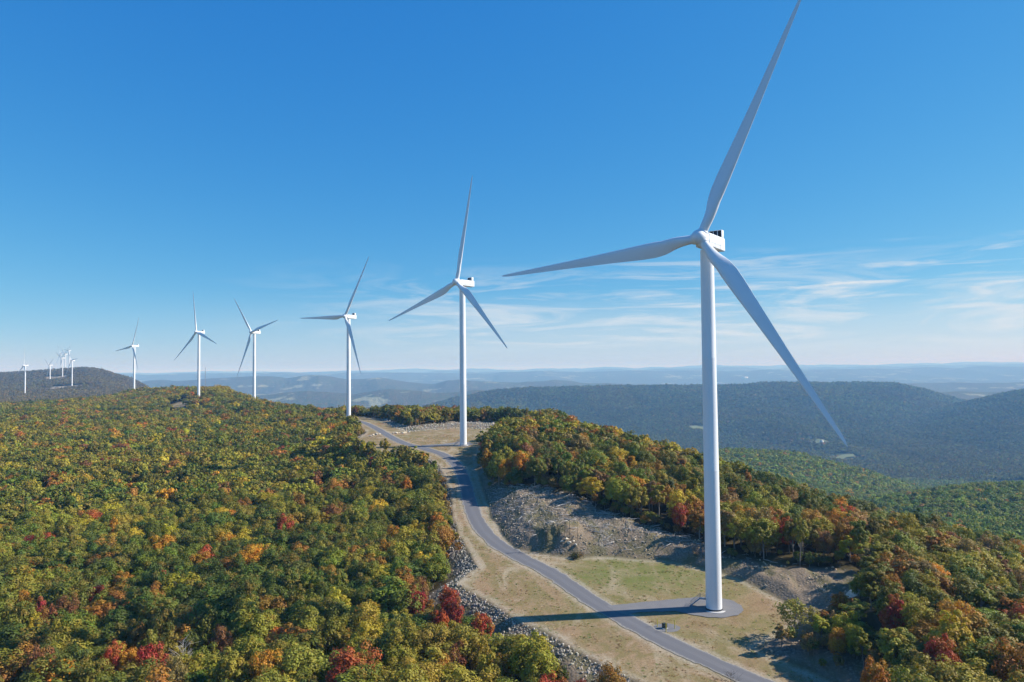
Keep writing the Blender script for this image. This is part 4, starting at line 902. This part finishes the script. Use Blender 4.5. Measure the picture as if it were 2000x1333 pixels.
# ------------------------------------------------------------------ light, sky, air
SUN_EL = rad(35); SUN_AZ = rad(84)          # azimuth from +Y towards +X
sd = Vector((math.sin(SUN_AZ) * math.cos(SUN_EL), math.cos(SUN_AZ) * math.cos(SUN_EL), math.sin(SUN_EL)))
sl = bpy.data.lights.new('sun', 'SUN'); sl.energy = 5.0; sl.angle = rad(.53); sl.color = (1.0, .95, .87)
so = bpy.data.objects.new('sun', sl); C.objects.link(so); so.rotation_euler = sd.to_track_quat('Z', 'Y').to_euler(); so.location = (300, 0, 400)
w = bpy.data.worlds.new('World'); SC.world = w; w.use_nodes = True; t = w.node_tree; t.nodes.clear()
class W(NT):
    def __init__(s, tree): s.t = tree
wn = W(t); out = wn.n('ShaderNodeOutputWorld'); bg = wn.n('ShaderNodeBackground'); bg.inputs[1].default_value = .1
sky = wn.n('ShaderNodeTexSky'); sky.sky_type = 'NISHITA'; sky.sun_disc = False; sky.sun_elevation = SUN_EL; sky.sun_rotation = SUN_AZ; sky.altitude = 900; sky.air_density = 1.0; sky.dust_density = .12; sky.ozone_density = 3.0
gen = wn.n('ShaderNodeTexCoord').outputs['Generated']; sp = wn.n('ShaderNodeSeparateXYZ'); wn.l(gen, sp.inputs[0])
el = wn.math('ARCSINE', sp.outputs[2]); az = wn.math('ARCTAN2', sp.outputs[0], sp.outputs[1])
cv = wn.n('ShaderNodeCombineXYZ'); wn.l(az, cv.inputs[0]); wn.l(el, cv.inputs[1]); ae = cv.outputs[0]
st1 = wn.noise(1.0, wn.mapping(ae, (4.4, 34, 1), (0, 0, .13), (2.3, .4, 0)), 12, .60, 1.7)
st2 = wn.noise(1.0, wn.mapping(ae, (6, 75, 1), (0, 0, -.16), (7.1, 3.4, 1)), 10, .58, .5)
def win(x, a, b, c, d):
    r = wn.n('ShaderNodeMapRange'); r.interpolation_type = 'SMOOTHSTEP'; wn.l(x, r.inputs[0]); r.inputs[1].default_value = a; r.inputs[2].default_value = b
    q = wn.n('ShaderNodeMapRange'); q.interpolation_type = 'SMOOTHSTEP'; wn.l(x, q.inputs[0]); q.inputs[1].default_value = c; q.inputs[2].default_value = d; q.inputs[3].default_value = 1; q.inputs[4].default_value = 0
    return wn.math('MULTIPLY', r.outputs[0], q.outputs[0])
band = wn.math('MULTIPLY', win(el, rad(.2), rad(3.0), rad(5.2), rad(9.3)), win(az, rad(-26), rad(2), rad(60), rad(80)))
wisps = wn.math('MULTIPLY', wn.ramp(st1, [(.46, 0.0), (.64, 1.0)]), band)
wisp2 = wn.math('MULTIPLY', wn.ramp(st2, [(.53, 0.0), (.66, 1.0)]), wn.math('MULTIPLY', win(el, rad(3), rad(5.5), rad(7), rad(9.5)), win(az, rad(2), rad(12), rad(60), rad(80))))
veil = wn.math('MULTIPLY', win(el, rad(-1), rad(1.5), rad(2.5), rad(6.5)), win(az, rad(-40), rad(5), rad(50), rad(80)))
cf = wn.math('ADD', wn.math('MULTIPLY', wisps, .55), wn.math('ADD', wn.math('MULTIPLY', wisp2, .55), wn.math('MULTIPLY', veil, .34)), None, True)
sr = wn.n('ShaderNodeSeparateColor'); wn.l(sky.outputs[0], sr.inputs[0]); cr_ = wn.n('ShaderNodeCombineColor')
for k, (g_, c_) in enumerate(((1.42, .219), (.725, 1.03), (.33, 2.90))): wn.l(wn.math('MULTIPLY', wn.math('POWER', sr.outputs[k], g_), c_), cr_.inputs[k])
skyc = wn.mix(cf, cr_.outputs[0], (5.0, 5.45, 5.85))
wn.l(skyc, bg.inputs[0]); wn.l(bg.outputs[0], out.inputs[0])

HZ = NT('haze_air'); pv = HZ.n('ShaderNodeVolumePrincipled'); pv.inputs['Color'].default_value = (.24, .56, 1.0, 1); pv.inputs['Absorption Color'].default_value = (1, 1, 1, 1); pv.inputs['Density'].default_value = 9.3e-5; pv.inputs['Anisotropy'].default_value = 0.0
HZ.l(pv.outputs[0], HZ.out.inputs['Volume'])
zb, zt_ = -520 + CZ, 112 + CZ
hz = link('haze', MB().box((0, 24000, (zb + zt_) / 2), (150000, 96000, zt_ - zb)).mesh('haze', (HZ.m,))); tag(hz, 'pale blue haze filling the valley air', kind='stuff')

SC.view_settings.view_transform = 'Standard'; SC.view_settings.look = 'None'; SC.view_settings.exposure = .55; SC.view_settings.gamma = 1
SC.render.engine = 'CYCLES'; cy = SC.cycles; cy.max_bounces = 5; cy.diffuse_bounces = 2; cy.glossy_bounces = 2; cy.transmission_bounces = 3; cy.volume_bounces = 0; cy.transparent_max_bounces = 8
cy.caustics_reflective = False; cy.caustics_refractive = False; cy.use_adaptive_sampling = True; cy.adaptive_threshold = .015
print('trees', n, 'near', l0.sum(), 'mid', l1.sum(), 'far', l2.sum(), 'rows', len(RR), 'cols', nA)
